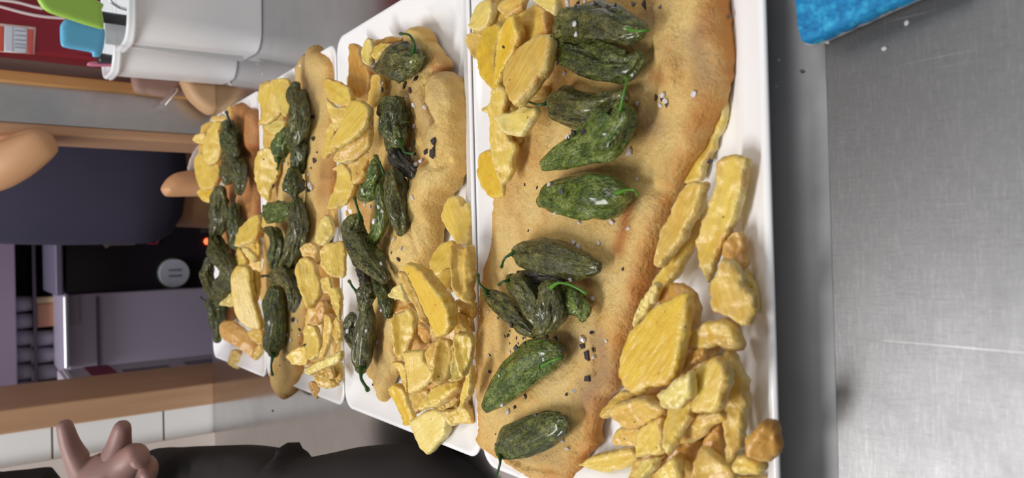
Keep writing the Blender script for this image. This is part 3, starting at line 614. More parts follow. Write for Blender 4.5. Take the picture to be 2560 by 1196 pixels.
chip(3, 'J', '1195,600 1280,610 1382,640 1382,772 1310,762 1230,702', 4, GOL, 10, 'small yellow half-moon under the blistered-edged long slice')
chip(3, 'J', '712,250 750,226 830,240 920,310 1010,440 1110,560 1160,660 1182,800 1160,895 1050,975 1000,930 940,800 870,650 800,480 730,340', 9, DEE, 12, 'large smooth yellow wedge crossing the middle, longest on its platter', tilt=(-.1, .1), lump=.0005, crease=None, rimb=.0003, wedge=.4)
chip(3, 'J', '638,330 700,322 770,420 840,560 890,680 917,780 900,824 850,802 800,690 740,580 680,480', 7, GOL, 9, 'narrow wedge lying parallel to the left of the large smooth wedge')
chip(3, 'J', '533,545 570,480 640,435 700,510 750,610 660,592 590,582', 5, PAL, 10, 'pale pointed wedge end resting on the fish beside the narrow wedge')
chip(3, 'J', '578,830 590,750 700,700 762,690 798,760 802,900 780,1000 740,1090 660,1200 612,1140 600,980', 6, YEL, 11, 'upright yellow slice with a blistered left edge, left side of the right heap', feats=[(pts('J', '600,780 620,1000 625,1100'), .003, .003)])
chip(3, 'J', '820,880 870,825 950,890 1000,960 950,1030 860,1000', 4, BRO, 10, 'browned slice in the hollow beneath the large smooth wedge')
chip(3, 'J', '585,600 740,605 810,720 700,720 590,760', 2, BRO, 11, 'orange-brown potato in the shadow under the narrow wedge')
chip(3, 'J', '1185,860 1225,725 1290,760 1300,900 1210,970', 5, GOL, 10, 'golden slice end right of the large smooth wedge tip')
chip(3, 'J', '1280,760 1380,770 1380,920 1290,900', 2, BRO, 10, 'browned slice against the near rim below the half-moon')
chip(3, 'K', '635,100 720,88 800,95 830,180 910,300 885,360 800,445 720,482 685,485 668,330 650,200', 7, YEL, 12, 'tall smooth pale-yellow block slice in the centre of the right heap', lump=.0006, crease=None, rimb=.0004, tilt=(0, .15))
chip(3, 'K', '525,200 600,188 645,210 667,310 675,470 615,380 570,280', 4, YEL, 9, 'yellow wedge left of the tall block slice')
chip(3, 'K', '828,220 820,120 870,30 940,-10 985,0 935,150 920,295 860,260', 7, GOL, 10, 'golden rounded slice with a bubbly left edge below the large wedge tip')
chip(3, 'K', '912,375 920,200 955,50 1000,-10 1055,0 1062,150 1045,300 1005,385 940,392', 7, GOL, 11, 'upright slice with a white blistered left edge, middle of the right heap', feats=[(pts('K', '975,20 940,200 925,370'), .004, .0025)])
chip(3, 'K', '1040,340 1060,200 1070,40 1105,30 1125,200 1155,335 1120,365 1060,368', 6, PAL, 10, 'narrow crusted slice squeezed between two upright slices by the near rim')
chip(3, 'K', '1070,-40 1150,-70 1240,-40 1257,80 1232,200 1190,305 1140,300 1108,180', 8, YEL, 10, 'yellow slice with crusted border next to the near rim', feats=[(pts('K', '1090,20 1125,200 1165,290'), .003, .003)])
chip(3, 'K', '1138,570 1145,440 1180,320 1247,235 1257,400 1222,510 1175,598', 5, YEL, 9, 'smooth narrow wedge pointing down along the near rim')
chip(3, 'K', '478,455 520,403 600,415 650,480 695,600 730,700 690,780 620,768 600,680 550,570', 2, DEE, 12, 'amber wedge lying on the white dish at the left of the right heap', tilt=(-.2, .1))
chip(3, 'K', '688,490 800,458 870,450 840,530 790,630 740,672 705,610', 3, GOL, 10, 'golden slice just below the tall block slice')
chip(3, 'K', '825,515 880,430 960,390 1080,362 1132,370 1147,440 1100,490 1010,560 930,612 850,622 775,645 780,570', 6, YEL, 12, 'crosswise yellow wedge low in the right heap', tilt=(.1, .2))
chip(3, 'K', '940,620 1060,520 1135,485 1138,540 1060,605 1000,630', 3, GOL, 10, 'golden wedge tucked below the crosswise wedge')
chip(3, 'K', '700,740 800,650 900,622 990,640 1032,720 1027,830 980,920 900,1000 862,1037 800,990 750,900 735,820', 3, PAL, 13, 'pale leaf-shaped slice lowest on its platter, pointing at the dark jacket', tilt=(-.1, .1), lump=.0007, crease=None, rimb=.0005)
chip(3, 'K', '1000,625 1100,612 1150,570 1200,590 1242,630 1254,740 1180,765 1040,772 1010,700', 2, YEL, 14, 'chunky pale yellow wedge in the lower near corner of its platter')
for i, (s, lay) in enumerate((('560,0 900,0 900,300 640,400', 2), ('850,100 1240,60 1240,360 900,420', 2), ('660,350 1100,350 1040,600 760,600', 1), ('900,-200 1230,-220 1230,40 900,40', 2), ('560,-180 900,-200 900,40 600,40', 1), ('1080,360 1240,360 1240,620 1100,600', 0))):
    chip(3, 'K', s, lay, (BRO, GOL)[i % 2], 15, 'buried golden potato, second nearest platter, '+('behind the tall block slice', 'behind the upright blistered slices', 'under the crosswise wedge', 'by the rim under the half-moon slice', 'under the narrow wedge', 'in the rim corner')[i])
# second farthest platter
chip(2, 'M', '38,380 60,310 130,268 200,278 222,380 190,480 120,545 45,552 80,460', 6, YEL, 11, 'crinkled yellow slice at the top left of the second farthest platter')
chip(2, 'M', '130,275 235,252 260,300 262,450 232,505 170,440', 7, YEL, 9, 'yellow ridged slice touching the thick dark pepper, second farthest platter')
chip(2, 'M', '92,565 180,520 235,540 192,618 130,612', 5, PAL, 9, 'small pale slice below the crinkled pair on the second farthest platter')
chip(2, 'M', '78,560 110,590 165,640 140,730 85,735', 2, GOL, 9, 'golden strip under the small pale slice, second farthest platter')
chip(2, 'M', '22,800 50,720 120,695 160,740 180,860 135,960 120,1045 70,1015 28,920', 5, YEL, 11, 'smooth yellow crescent left of the bright pepper, second farthest platter')
chip(2, 'X', '654,562 662,515 675,505 680,530 668,570', 2, YEL, 8, 'pale yellow tip against the back rim below the smooth crescent')
chip(2, 'N', '383,190 400,90 440,48 482,60 492,160 440,225 400,222', 5, PAL, 10, 'ribbed pale slice with a brown edge, beside the plain lower fish')
chip(2, 'N', '478,20 525,-5 530,115 490,100', 2, GOL, 9, 'golden potato corner against the near rim beside the ribbed slice')
chip(2, 'N', '408,270 440,218 500,203 560,215 560,400 525,418 470,405 425,360', 6, YEL, 9, 'round flat slice partly hidden by the next platter')
chip(2, 'N', '298,235 350,203 400,238 425,305 400,340 350,320 310,285', 5, GOL, 10, 'golden slice just above the long blistered wedge, second farthest platter')
chip(2, 'N', '262,380 290,308 340,288 375,330 412,430 417,520 380,580 350,605 308,520 278,460', 7, YEL, 12, 'long blistered yellow wedge in the middle of the second farthest platter', feats=[(pts('N', '290,350 310,480 350,590'), .003, .0035)])
chip(2, 'N', '412,430 470,408 490,470 532,480 545,560 532,680 490,605 460,520 430,505', 6, YEL, 10, 'forked yellow slice under the round flat slice')
chip(2, 'N', '375,630 400,560 445,555 445,640 410,705 345,685', 6, BRO, 10, 'twisted brown-edged strip at the foot of the long blistered wedge')
chip(2, 'N', '488,690 532,650 545,780 512,815 490,765', 5, GOL, 9, 'narrow golden slice against the near rim, second farthest platter')
chip(2, 'N', '438,640 472,636 493,700 482,780 440,885 408,892 430,780', 6, GOL, 9, 'thin upright golden fry between the twisted strip and the rim')
chip(2, 'N', '318,760 350,695 392,718 418,800 412,880 360,915 328,890', 7, YEL, 10, 'yellow slice with rounded top edge behind the shovel-shaped slice')
chip(2, 'N', '212,890 260,838 320,820 332,775 348,850 342,932 260,934', 8, YEL, 9, 'smooth shovel-shaped yellow slice pointing left over the grey fish tail')
chip(2, 'N', '318,962 400,918 480,880 540,853 533,920 440,962 350,1002', 8, PAL, 9, 'long pale fry lying crosswise low on the second farthest platter')
chip(2, 'N', '375,1010 430,985 500,1030 512,1062 450,1084 400,1062', 5, GOL, 10, 'curved golden slice under the crosswise pale fry')
chip(2, 'N', '342,1050 380,1036 425,1090 392,1143 362,1112', 2, BRO, 10, 'browned wedge tip lowest on the second farthest platter')
chip(2, 'N', '475,955 532,915 545,1020 518,1045', 4, GOL, 9, 'golden slice in the lower near corner of the second farthest platter')
chip(2, 'N', '395,1000 430,950 485,955 495,1015 440,1020', 6, GOL, 9, 'small golden slice between the crosswise fry and the curved slice')
for i, (s, lay) in enumerate((('320,300 540,300 540,620 360,620', 2), ('340,600 540,600 540,900 330,900', 3), ('300,900 530,900 520,1010 400,1030', 2), ('50,300 240,300 200,620 90,620', 1))):
    chip(2, ('N', 'N', 'N', 'M')[i], s, lay, (BRO, GOL)[i % 2], 14, 'buried golden potato, second farthest platter, '+('under the long blistered wedge', 'under the upright golden fry', 'under the crosswise pale fry', 'under the crinkled top slice')[i])
# farthest platter
chip(1, 'O', '12,412 50,358 132,348 130,440 60,444', 6, YEL, 9, 'yellow potato tip poking left beyond the back rim of the farthest platter')
chip(1, 'O', '190,200 240,180 325,188 320,260 210,265', 3, GOL, 9, 'golden slice beside the black pepper stem on the farthest platter')
chip(1, 'O', '328,125 370,92 412,180 424,275 360,270 335,190', 3, GOL, 9, 'tan slice in the far corner beside the folded end of the small fish')
chip(1, 'O', '145,330 205,250 285,245 270,350 290,480 255,610 170,650 105,600 115,430', 7, YEL, 11, 'broad yellow slice left of the topmost pepper, farthest platter')
chip(1, 'O', '32,620 90,540 160,556 205,650 265,640 275,760 225,870 100,880 50,780', 6, YEL, 12, 'large crinkled yellow slice in the middle of the farthest heap')
chip(1, 'O', '55,900 120,855 215,858 215,960 182,1004 108,984', 5, DEE, 10, 'yellow slice at the bottom of the crinkled heap, farthest platter')
chip(1, 'O', '248,580 305,570 308,660 260,685', 4, BRO, 9, 'small browned potato corner touching the peppers on the farthest platter')
chip(1, 'O', '110,300 240,280 260,800 110,900 70,600', 3, GOL, 14, 'golden potato buried in the heap along the back rim of the farthest platter')
chip(1, 'p', '338,162 370,88 430,28 512,-5 518,130 482,192 420,212 370,232 333,224', 5, YEL, 12, 'rounded yellow slice just under the red-brown fish end')
chip(1, 'p', '378,240 422,238 480,290 520,340 450,346 400,294', 6, PAL, 9, 'small pale oval slice on the farthest platter')
chip(1, 'p', '343,245 382,248 412,330 402,372 348,374', 3, YEL, 9, 'yellow potato left of the small pale oval slice')
chip(1, 'p', '300,440 340,372 420,372 450,430 465,560 495,680 532,800 520,852 440,842 370,792 330,722 310,620 298,520', 8, YEL, 14, 'very smooth long yellow wedge, largest potato on the farthest platter', lump=.0004, crease=None, rimb=0, rough_edge=.0003)
chip(1, 'p', '445,410 500,428 510,560 482,645 460,560', 6, YEL, 10, 'yellow slice tucked along the right side of the very smooth wedge')
chip(1, 'p', '216,668 240,620 305,575 315,675', 4, PAL, 8, 'pale triangular potato corner between peppers and the very smooth wedge')
chip(1, 'p', '207,850 240,788 320,788 400,850 470,908 492,970 450,1062 380,1012 300,962 230,922', 5, BRO, 14, 'smooth orange-tan rounded piece at the end of the farthest platter')
chip(1, 'p', '273,1092 300,1008 342,998 392,1060 350,1143 298,1122', 2, GOL, 11, 'golden wedge end lowest on the farthest platter')
chip(1, 'p', '428,862 535,850 538,950 500,962 450,922', 4, GOL, 10, 'golden slice against the near rim, above the orange-tan piece')
chip(1, 'p', '478,990 525,955 535,1010 482,1084 462,1062', 3, GOL, 10, 'small golden chunk at the near rim of the farthest platter')
chip(1, 'p', '465,190 512,145 518,335 478,285', 3, YEL, 10, 'yellow strip along the near rim below the rounded slice')
chip(1, 'p', '345,200 520,200 520,420 345,420', 1, GOL, 12, 'golden potato buried around the small pale oval slice')

# ================================================================== PEPPERS
G4, G3, G2, G1 = ('green peppers on the nearest platter', 'green peppers on the second nearest platter', 'green peppers on the second farthest platter', 'green peppers on the farthest platter')
pepper('X', '1600,78,22 1570,72,36 1530,62,42 1480,58,42 1425,66,36 1395,88,18', .040, 1, 'large olive pepper topmost in the photo, a pale salt flake on it', ('X', '1565,70 1592,78 1622,75'), 1, G4)
pepper('X', '1403,118,20 1430,132,34 1480,148,42 1530,165,38 1575,165,26 1598,140,14', .034, 0, 'dark glossy pepper lying under the topmost olive pepper', None, 0, G4)
pepper('X', '1372,258,14 1388,262,30 1430,268,40 1485,275,38 1530,262,30 1560,240,16', .034, 1, 'wrinkled pepper whose green stem points left onto the potatoes', ('X', '1370,258 1345,262 1314,252'), 0, G4)
pepper('X', '1550,268,18 1555,295,38 1530,328,52 1480,356,44 1420,385,32 1362,412,15', .040, 2, 'long broad pepper with an upright green stem, tip toward the photo left', ('X', '1549,285 1558,240 1570,194'), 1, G4, hb=0)
pepper('X', '1562,488,22 1535,490,44 1490,488,56 1430,490,46 1375,495,32 1352,505,14', .036, 2, 'green pepper with a bright lime stem, in the centre of the largest fish', ('X', '1540,484 1562,476 1586,475 1594,487'), 1, G4, fold=.24)
pepper('X', '1293,632,18 1312,636,32 1360,642,42 1418,655,38 1468,665,26 1494,668,14', .034, 1, 'dark olive pepper with a short hooked stem, just above the pepper cluster', ('X', '1290,629 1262,646 1254,668'), 0, G4, fold=.24)
pepper('X', '1218,735,14 1245,752,23 1282,785,26 1312,818,22 1335,835,10', .034, 1, 'slim pepper at the left of the cluster, curled stem over the platter rim', ('X', '1218,729 1200,712 1195,687'), 0, G4)
pepper('X', '1278,705,18 1302,718,28 1320,745,26 1338,785,22 1350,815,12', .038, 1, 'dark pepper in the middle of the cluster', ('X', '1274,702 1258,704 1247,712'), 0, G4)
pepper('X', '1372,722,26 1378,748,36 1374,785,36 1358,815,26 1342,832,12', .043, 1, 'olive pepper on top of the cluster with a yellowish head and a long stem', ('X', '1375,722 1395,708 1427,713 1468,735'), 1, G4)
pepper('X', '1415,735,20 1440,755,30 1455,780,24 1456,798,10', .034, 2, 'small green pepper at the right end of the cluster', None, 0, G4)
pepper('X', '1300,692,14 1350,694,20 1400,702,16', .030, 3, 'charred dark pepper piece behind the cluster', None, 0, G4)
pepper('X', '1398,884,22 1378,886,38 1338,902,46 1290,940,42 1248,982,32 1218,1016,16', .034, 2, 'plump bright green pepper with a lime torn head, second lowest on the largest fish', ('X', '1350,918 1375,905 1405,893'), 1, G4, fold=.2)
pepper('X', '1252,1126,22 1275,1110,38 1325,1092,42 1375,1070,38 1402,1060,28 1412,1054,16', .032, 0, 'flat dark green pepper lowest on the largest fish, stem hanging down', ('X', '1250,1140 1250,1160 1242,1190'), 0, G4, fold=.2, flat=.6)
pepper('X', '1044,152,20 1030,152,36 1005,155,44 982,158,34 958,168,16 940,170,8', .036, 1, 'leaf-shaped olive pepper with a long curled stem at the top of its platter', ('X', '1031,135 1036,110 1024,88 1001,84'), 0, G3)
pepper('X', '1000,348,22 992,335,36 988,310,38 990,280,34 992,258,22', .036, 0, 'dark flattened pepper with a yellow ringed head, above the long folded group', ('X', '1001,350 1010,380 1038,385'), 0, G3)
pepper('X', '990,252,12 972,258,16 958,268,14 950,284,9', .038, 0, 'small dark curled lobe hooked left of the yellow-ringed pepper', None, 0, G3)
pepper('X', '985,365,20 998,392,26 1014,415,20 1034,433,12', .032, 3, 'blackened thin pepper with a light green tip', None, 0, G3)
pepper('X', '940,408,14 937,430,22 930,455,20 922,478,24 908,490,16', .036, 2, 'bright green pinched pepper with a long upright stem', ('X', '940,392 950,410 961,436'), 0, G3)
pepper('X', '985,438,22 990,460,30 993,500,32 1000,540,28 1002,568,20 1000,583,10', .040, 1, 'broad wrinkled olive pepper right of the bright green pinched one', None, 0, G3)
pepper('X', '950,465,9 952,492,15 956,530,19 951,565,17 937,595,15 920,618,14', .036, 2, 'slender pale-headed pepper beside the broad wrinkled one', None, 0, G3)
pepper('X', '892,553,22 890,575,30 895,605,35 914,635,33 940,668,27 962,695,16', .042, 1, 'large glossy pepper with a tall curved stem, left rim of its platter', ('X', '900,545 893,518 886,493'), 0, G3)
pepper('X', '900,655,12 912,680,20 918,708,20', .030, 3, 'blackened pepper shred under the large glossy pepper', None, 0, G3)
pepper('X', '942,695,16 956,725,20 968,760,20 971,788,12', .034, 0, 'green pepper tip showing below the large glossy pepper', None, 0, G3)
pepper('X', '912,765,20 915,750,22 917,735,23 920,720,16', .040, 1, 'stubby pepper head with yellow edge and a side stem', ('X', '895,733 883,720 873,703'), 0, G3, hb=0)
pepper('X', '903,920,18 905,903,27 908,870,31 912,830,28 918,795,22 918,765,16', .038, 1, 'long dark pepper lowest on its platter, thick stem curling down onto the dish', ('X', '905,920 903,947 920,976'), 0, G3, fold=.25, stemw=3.4)
pepper('X', '882,792,12 873,815,15 877,845,15 888,868,10', .038, 1, 'dark side lobe pressed to the left of the long lowest pepper', None, 0, G3)
pepper('X', '732,352,14 745,335,24 752,305,25 748,270,23 738,235,22 740,216,13', .042, 1, 'thick dark pepper topmost on the second farthest platter', None, 0, G2)
pepper('X', '697,396,13 700,380,21 706,358,22 716,335,15', .040, 2, 'bright green rounded pepper head with stem pointing down', ('X', '698,398 696,412 694,423'), 0, G2)
pepper('X', '745,350,18 749,388,20 744,424,15', .038, 0, 'short dark pepper between the thick top pepper and the round one', None, 0, G2)
pepper('X', '733,432,15 735,455,23 735,475,21 735,486,11', .044, 0, 'round dark pepper with a small side stem', ('X', '752,462 762,470 772,477'), 2, G2)
pepper('X', '674,530,20 698,530,24 722,525,14', .042, 2, 'stubby bright green pepper lying sideways', None, 0, G2)
pepper('X', '742,505,13 746,530,23 746,570,27 738,610,25 725,645,20 706,665,12', .040, 1, 'long olive pepper in the middle of the second farthest platter', None, 0, G2)
pepper('X', '662,577,6 685,582,13 696,610,19 690,640,18 685,666,11', .038, 0, 'dark pepper with a flat pointed end over the back rim', None, 0, G2)
pepper('X', '682,698,14 698,690,18 718,692,19 731,712,19 736,745,16 732,770,11', .042, 1, 'hook-shaped pepper bent like a cane', ('X', '678,692 668,690 656,691'), 2, G2)
pepper('X', '685,882,14 685,865,25 688,840,26 691,800,27 688,760,26 690,728,18', .036, 0, 'long broad pepper lowest on the second farthest platter, thin stem down', ('X', '683,886 678,915 681,938'), 0, G2, fold=.25, stemw=2.2)
pepper('X', '572,316,18 575,342,22 580,368,19 590,385,11', .040, 0, 'smooth dark pepper topmost on the farthest platter, black pointed stem', ('X', '574,314 572,298 566,280'), 2, G1)
pepper('X', '570,388,15 580,405,22 596,430,21 602,455,15 598,480,9', .040, 1, 'shiny wrinkled pepper curving down right of the potato heap, farthest platter', None, 0, G1)
pepper('X', '560,425,12 570,447,14', .040, 1, 'small shiny pepper lump with a bright glint', None, 0, G1)
pepper('X', '552,476,13 550,500,20 550,530,22 545,565,20 534,590,12', .042, 1, 'long grey-green pepper along the back rim of the farthest platter', None, 0, G1)
pepper('X', '586,520,13 588,550,15 590,580,17 585,612,12', .038, 0, 'slim pepper with a thin black stem right of the long grey-green one', ('X', '586,518 587,500 588,488'), 2, G1, stemw=1.6)
pepper('X', '537,602,15 546,630,23 560,652,20 570,670,12', .044, 1, 'olive pepper in the middle of the farthest row of peppers', None, 0, G1)
pepper('X', '523,655,11 519,680,15 525,710,16 536,740,14', .040, 1, 'curled pepper leaning over the back rim of the farthest platter', None, 0, G1)
pepper('X', '577,655,12 569,690,18 556,720,22 546,748,18', .038, 1, 'flattened olive pepper beside the very smooth potato wedge', None, 0, G1)
pepper('X', '536,742,16 540,770,21 542,800,18 543,828,12 543,850,9', .038, 0, 'lowest pepper on the farthest platter, narrowing to a dark point', ('X', '520,752 510,750 502,744'), 2, G1, stemw=1.4)
bpy.context.view_layer.update()
# ================================================================== SALT AND BLACK FLAKES (each placed where it lies on the food)
dg = bpy.context.evaluated_depsgraph_get()
salt_m = plain('salt', (.85, .8, .82, 1), .25, trans=.25)
flake_m = plain('black_flake', srgb(62, 54, 62), .35, noise_amt=.3, scale=200)
def hit(px, py):
    d = Vector(ray(px, py)).normalized(); ok, loc, n, i, ob, m = SC.ray_cast(dg, Vector(CAM), d)
    if not ok: return None
    if ob.name.startswith(('camera',)): return None
    return loc, n
def crumb(px, py, size, kind, label, group):
    h = hit(px, py)
    if not h: return
    loc, n = h
    if n.z < .2: n = Vector((n.x*.3, n.y*.3, 1)).normalized()
    r = random.Random(int(px*7+py*13)); bm = bmesh.new()
    if kind == 'salt':
        bmesh.ops.create_icosphere(bm, subdivisions=1, radius=1)
        for v in bm.verts: v.co *= r.uniform(.72, 1.12)
        sc = Vector((size, size*r.uniform(.65, .9), size*.55)); off = size*.3
    else:
        k = r.choice((3, 4, 4, 5)); a0 = r.uniform(0, 6.28); vs = []
        for z in (-1, 1): vs.append([bm.verts.new((math.cos(a0+6.283*i/k+.5*math.sin(i*2.3+a0))*(.75+.35*math.sin(i*5+a0)), math.sin(a0+6.283*i/k)*(.7+.3*math.cos(i*3+a0)), z)) for i in range(k)])
        bm.faces.new(vs[0][::-1]); bm.faces.new(vs[1])
        for i in range(k): bm.faces.new((vs[0][i], vs[0][(i+1) % k], vs[1][(i+1) % k], vs[1][i]))
        sc = Vector((size, size*r.uniform(.7, 1), size*.16)); off = size*.2
    for v in bm.verts: v.co = Vector((v.co.x*sc.x, v.co.y*sc.y, v.co.z*sc.z))
    nm = 'salt_crystal' if kind == 'salt' else 'black_flake'
    me = bpy.data.meshes.new(nm); bm.to_mesh(me); bm.free()
    q = n.to_track_quat('Z', 'Y').to_matrix().to_4x4() @ Matrix.Rotation(r.uniform(0, 6.28), 4, 'Z') @ Matrix.Rotation(r.uniform(-.3, .3), 4, 'X')
    o = link(nm, me, salt_m if kind == 'salt' else flake_m, None, False, Matrix.Translation(loc+n*off) @ q)
    tag(o, label, 'salt' if kind == 'salt' else 'seasoning flake', group)
crumbs = []
SALT = {4: '1440,61,8 1412,184,8 1595,260,7 1658,238,8 1665,252,7 1653,264,7 1737,236,8 1575,381,11 1594,446,5 1388,534,5 1450,557,7 1532,555,8 1436,607,9 1448,620,11 1498,608,6 1427,699,8 1483,747,8 1222,780,6 1572,572,6 1222,888,6 1275,881,5 1249,940,5 1257,1013,8 1271,1030,8 1406,1102,7 1419,1122,7 1459,848,11 1517,853,6 1483,894,6 1421,8,10 1463,5,7 1557,968,6 1442,85,7 1421,342,7 1530,700,4 1375,462,7',
 3: '1036,261,7 1063,268,6 969,229,6 1019,241,5 1036,316,6 1026,373,5 1031,396,8 1053,404,7 1042,414,10 1033,494,7 909,477,7 927,517,6 913,512,6 950,518,8 958,528,7 937,554,8 986,600,7 972,591,5 955,661,8 1004,623,6 969,652,4 955,776,6 871,828,8 918,827,6 944,857,6 957,208,4',
 2: '772,437,4 780,471,7 775,462,6 720,411,5 743,804,5 729,850,6 719,838,4 750,838,3',
 1: '607,465,3 560,443,3', 0: '576,208,6 580,212,4 656,131,3 658,185,3 645,160,2 2267,58,4 2069,105,4 2212,122,4 1948,150,3 1941,216,2 2002,463,2'}
BLK = {4: '1444,10,10 1396,154,9 1259,117,7 1434,331,10 1459,331,11 1421,349,7 1613,13,12 1642,241,10 1667,261,8 1821,43,6 1312,463,5 1343,470,7 1406,480,12 1321,578,6 1277,688,7 1246,795,6 1536,536,6 1280,811,13 1272,838,10 1263,842,6 1275,858,5 1292,846,6 1309,846,6 1292,871,12 1312,860,8 1296,858,5 1349,848,8 1391,846,12 1407,876,11 1254,923,11 1225,931,10 1225,888,6 1458,866,13 1468,885,14 1483,875,10 1478,832,7 1471,948,12 1417,985,8 1436,978,8 1315,993,8 1289,1018,10 1341,1038,12 1239,1112,6 1558,674,7 1774,402,9 1240,1085,5 1275,828,6 1500,18,8 1490,8,9 1520,20,8 1540,15,9 1585,12,9 1650,20,6 1378,90,5 1488,12,7 1370,845,9 1400,860,9 1312,845,5 1655,250,7 1376,500,7 1340,628,5 1440,15,8',
 3: '957,223,10 1013,213,11 1026,226,10 1041,196,10 1038,355,8 1086,358,12 1067,380,10 1082,383,11 1085,370,9 980,632,5 999,648,9 1194,645,4 933,963,6 976,388,7 944,553,6 993,240,6 1010,245,6 942,458,7',
 2: '784,292,9 786,348,8 793,381,5 788,404,9 766,383,5 684,465,10 693,440,5 735,800,10 749,823,7 730,825,4 762,863,4 712,900,4 724,907,4 682,1028,5 750,860,3 700,915,3 659,399,4 778,420,4',
 1: '646,1180,1', 0: '2007,178,6'}
NM = {4: 'the nearest platter', 3: 'the second nearest platter', 2: 'the second farthest platter', 1: 'the farthest platter', 0: 'bare steel'}
todo = [(k, t, 'salt') for k, v in SALT.items() for t in v.split()]+[(k, t, 'blk') for k, v in BLK.items() for t in v.split()]
hits = []
for k, t, kind in todo:
    a = [float(x) for x in t.split(',')]
    if a[1] > 1196: continue
    dep = {4: .42, 3: .62, 2: .8, 1: 1., 0: .5 if a[0] > 1200 else .9}[k]
    size = a[2]*dep/F_*(1.25 if kind == 'salt' else 1.15)
    lab = ('white coarse salt crystal on '+('the food of ' if k else 'the ')+NM[k]) if kind == 'salt' else ('black angular seasoning flake on '+('the food of ' if k else 'the ')+NM[k])
    crumb(a[0], a[1], size, kind, lab, ('salt crystals on ' if kind == 'salt' else 'black flakes on ')+NM[k])

# ================================================================== BLUE CLOTH
def clothmat():
    m, nt, b = newmat('blue_scouring_cloth'); v = coord(nt, rand=False)
    nt.links.new(ramp(nt, noi(nt, v, 190, 5, .65), [(.3, srgb(0, 95, 150)), (.5, srgb(8, 130, 190)), (.7, srgb(60, 180, 222))]), b.inputs['Base Color'])
    b.inputs['Roughness'].default_value = .7; bump(nt, b, noi(nt, v, 400, 4, .6), .6, .002); return m
blue = clothmat()
sp = pillow('sponge_cloth', X_('1990,-60 1996,0 2003,50 2010,97 2023,110 2060,99 2120,72 2180,45 2240,18 2300,-8 2400,-60 2350,-160 2100,-160'), zplane(.020), UP, .012, blue, step=.004, er=.002, rough_edge=.0006, lump=.0006, k=3)
tag(sp, 'blue fibrous cleaning sponge with a pale underside, lying over the dark gap', 'sponge')
foam = plain('pale_foam', srgb(190, 188, 182), .8, noise_amt=.25, scale=200)
pillow('foam_underside', X_('1990,-60 1997,0 2004,50 2010,96 2026,117 2062,104 2122,77 2182,50 2242,23 2303,-4 2402,-56 2350,-160 2100,-160'), zplane(.0095), UP, .009, foam, step=.006, er=.002, rough_edge=.0003, lump=.0004, k=3, parent=sp)

# ================================================================== WHITE TUBS WITH UTENSILS
tub_m = plain('white_plastic', (.9, .9, .93, 1), .3); tub_m.node_tree.nodes['Principled BSDF'].inputs['Subsurface Weight'].default_value = .1
def tub(x, y, rot, label, W=.20, Dp=.112, H=.168):
    root = empty('utensil_tub', (x, y, 0)); tag(root, label, 'tub')
    def shell(name, prof, m):
        bm = bmesh.new(); rings = []
        for ins, z, rad in prof:
            a, b = W/2-ins, Dp/2-ins; r = min(rad, a*.98, b*.98); ring = []
            for q, (sx, sy) in enumerate(((1, 1), (-1, 1), (-1, -1), (1, -1))):
                for kx in range(7):
                    an = q*math.pi/2+kx/6*math.pi/2; ring.append(bm.verts.new((sx*(a-r)+r*math.cos(an)+W/2, sy*(b-r)+r*math.sin(an)+Dp/2, z)))
            rings.append(ring)
        for r1, r2 in zip(rings[:-1], rings[1:]):
            for i in range(len(r1)): bm.faces.new((r1[i], r1[(i+1) % len(r1)], r2[(i+1) % len(r1)], r2[i]))
        if name == 'tub_body': bm.faces.new(rings[0][::-1]); bm.faces.new(rings[-1])
        else:
            for i in range(len(rings[0])): bm.faces.new((rings[-1][i], rings[-1][(i+1) % len(rings[0])], rings[0][(i+1) % len(rings[0])], rings[0][i]))
        bmesh.ops.recalc_face_normals(bm, faces=bm.faces)
        me = bpy.data.meshes.new(name); bm.to_mesh(me); bm.free()
        mw = Matrix.Translation((x, y, 0)) @ Matrix.Rotation(rot, 4, 'Z')
        return link(name, me, m, root, True, mw)
    shell('tub_body', [(.0105, 0, .024), (.008, .001, .025), (.0065, .004, .027), (.002, H-.012, .032), (.002, H-.004, .032), (.0045, H-.004, .031), (.009, .006, .02)], tub_m)
    shell('rim', [(.0018, H-.012, .032), (-.0035, H-.011, .035), (-.0045, H-.007, .036), (-.0025, H-.0055, .035), (-.0035, H-.003, .035), (-.002, H, .034), (.002, H, .032), (.0035, H-.004, .031)], tub_m)
    return root
tA = P(657, 112, 0)
tub(tA[0]-.016, tA[1]-.006, -.06, 'white plastic tub nearest the platters, holding spatulas')
tub(tA[0]-.030, tA[1]+.110, -.06, 'second white plastic tub, behind the one nearest the platters')
YU = tA[1]+.05
sil_g = plain('green_silicone', srgb(168, 214, 92), .4); sil_b = plain('blue_silicone', srgb(104, 188, 232), .4); clear = plain('clear_handle', (.75, .78, .78, 1), .15, trans=.5)
chrome = plain('chrome', (.7, .7, .7, 1), .12, 1); blk_pl = plain('black_plastic', srgb(45, 45, 48), .35)
def ustand(x, Y, z0, z1, r, m, name, parent, dx=0): return tube(name, [(x, Y, z0), (x+dx*.5, Y, (z0+z1)/2), (x+dx, Y, z1)], r, m, parent)
g = pillow('green_spatula', pts('h', '560,-20 590,60 640,130 740,195 880,245 1050,300 1250,365 1420,415 1540,435 1545,300 1520,150 1540,60 1300,-60 1000,-120 700,-100'), np.array([0, YU-.02, 0]), (.1, 1, .15), .009, sil_g, rough_edge=0, lump=.0006, lumpf=20, er=.004, k=4)
tag(g, 'lime green silicone spatula head, standing in the tub nearest the platters', 'spatula')
gp = Q(262, 40, YU-.02); ustand(gp[0], gp[1]+.006, .012, gp[2]+.01, .007, blk_pl, 'handle', g, 0)
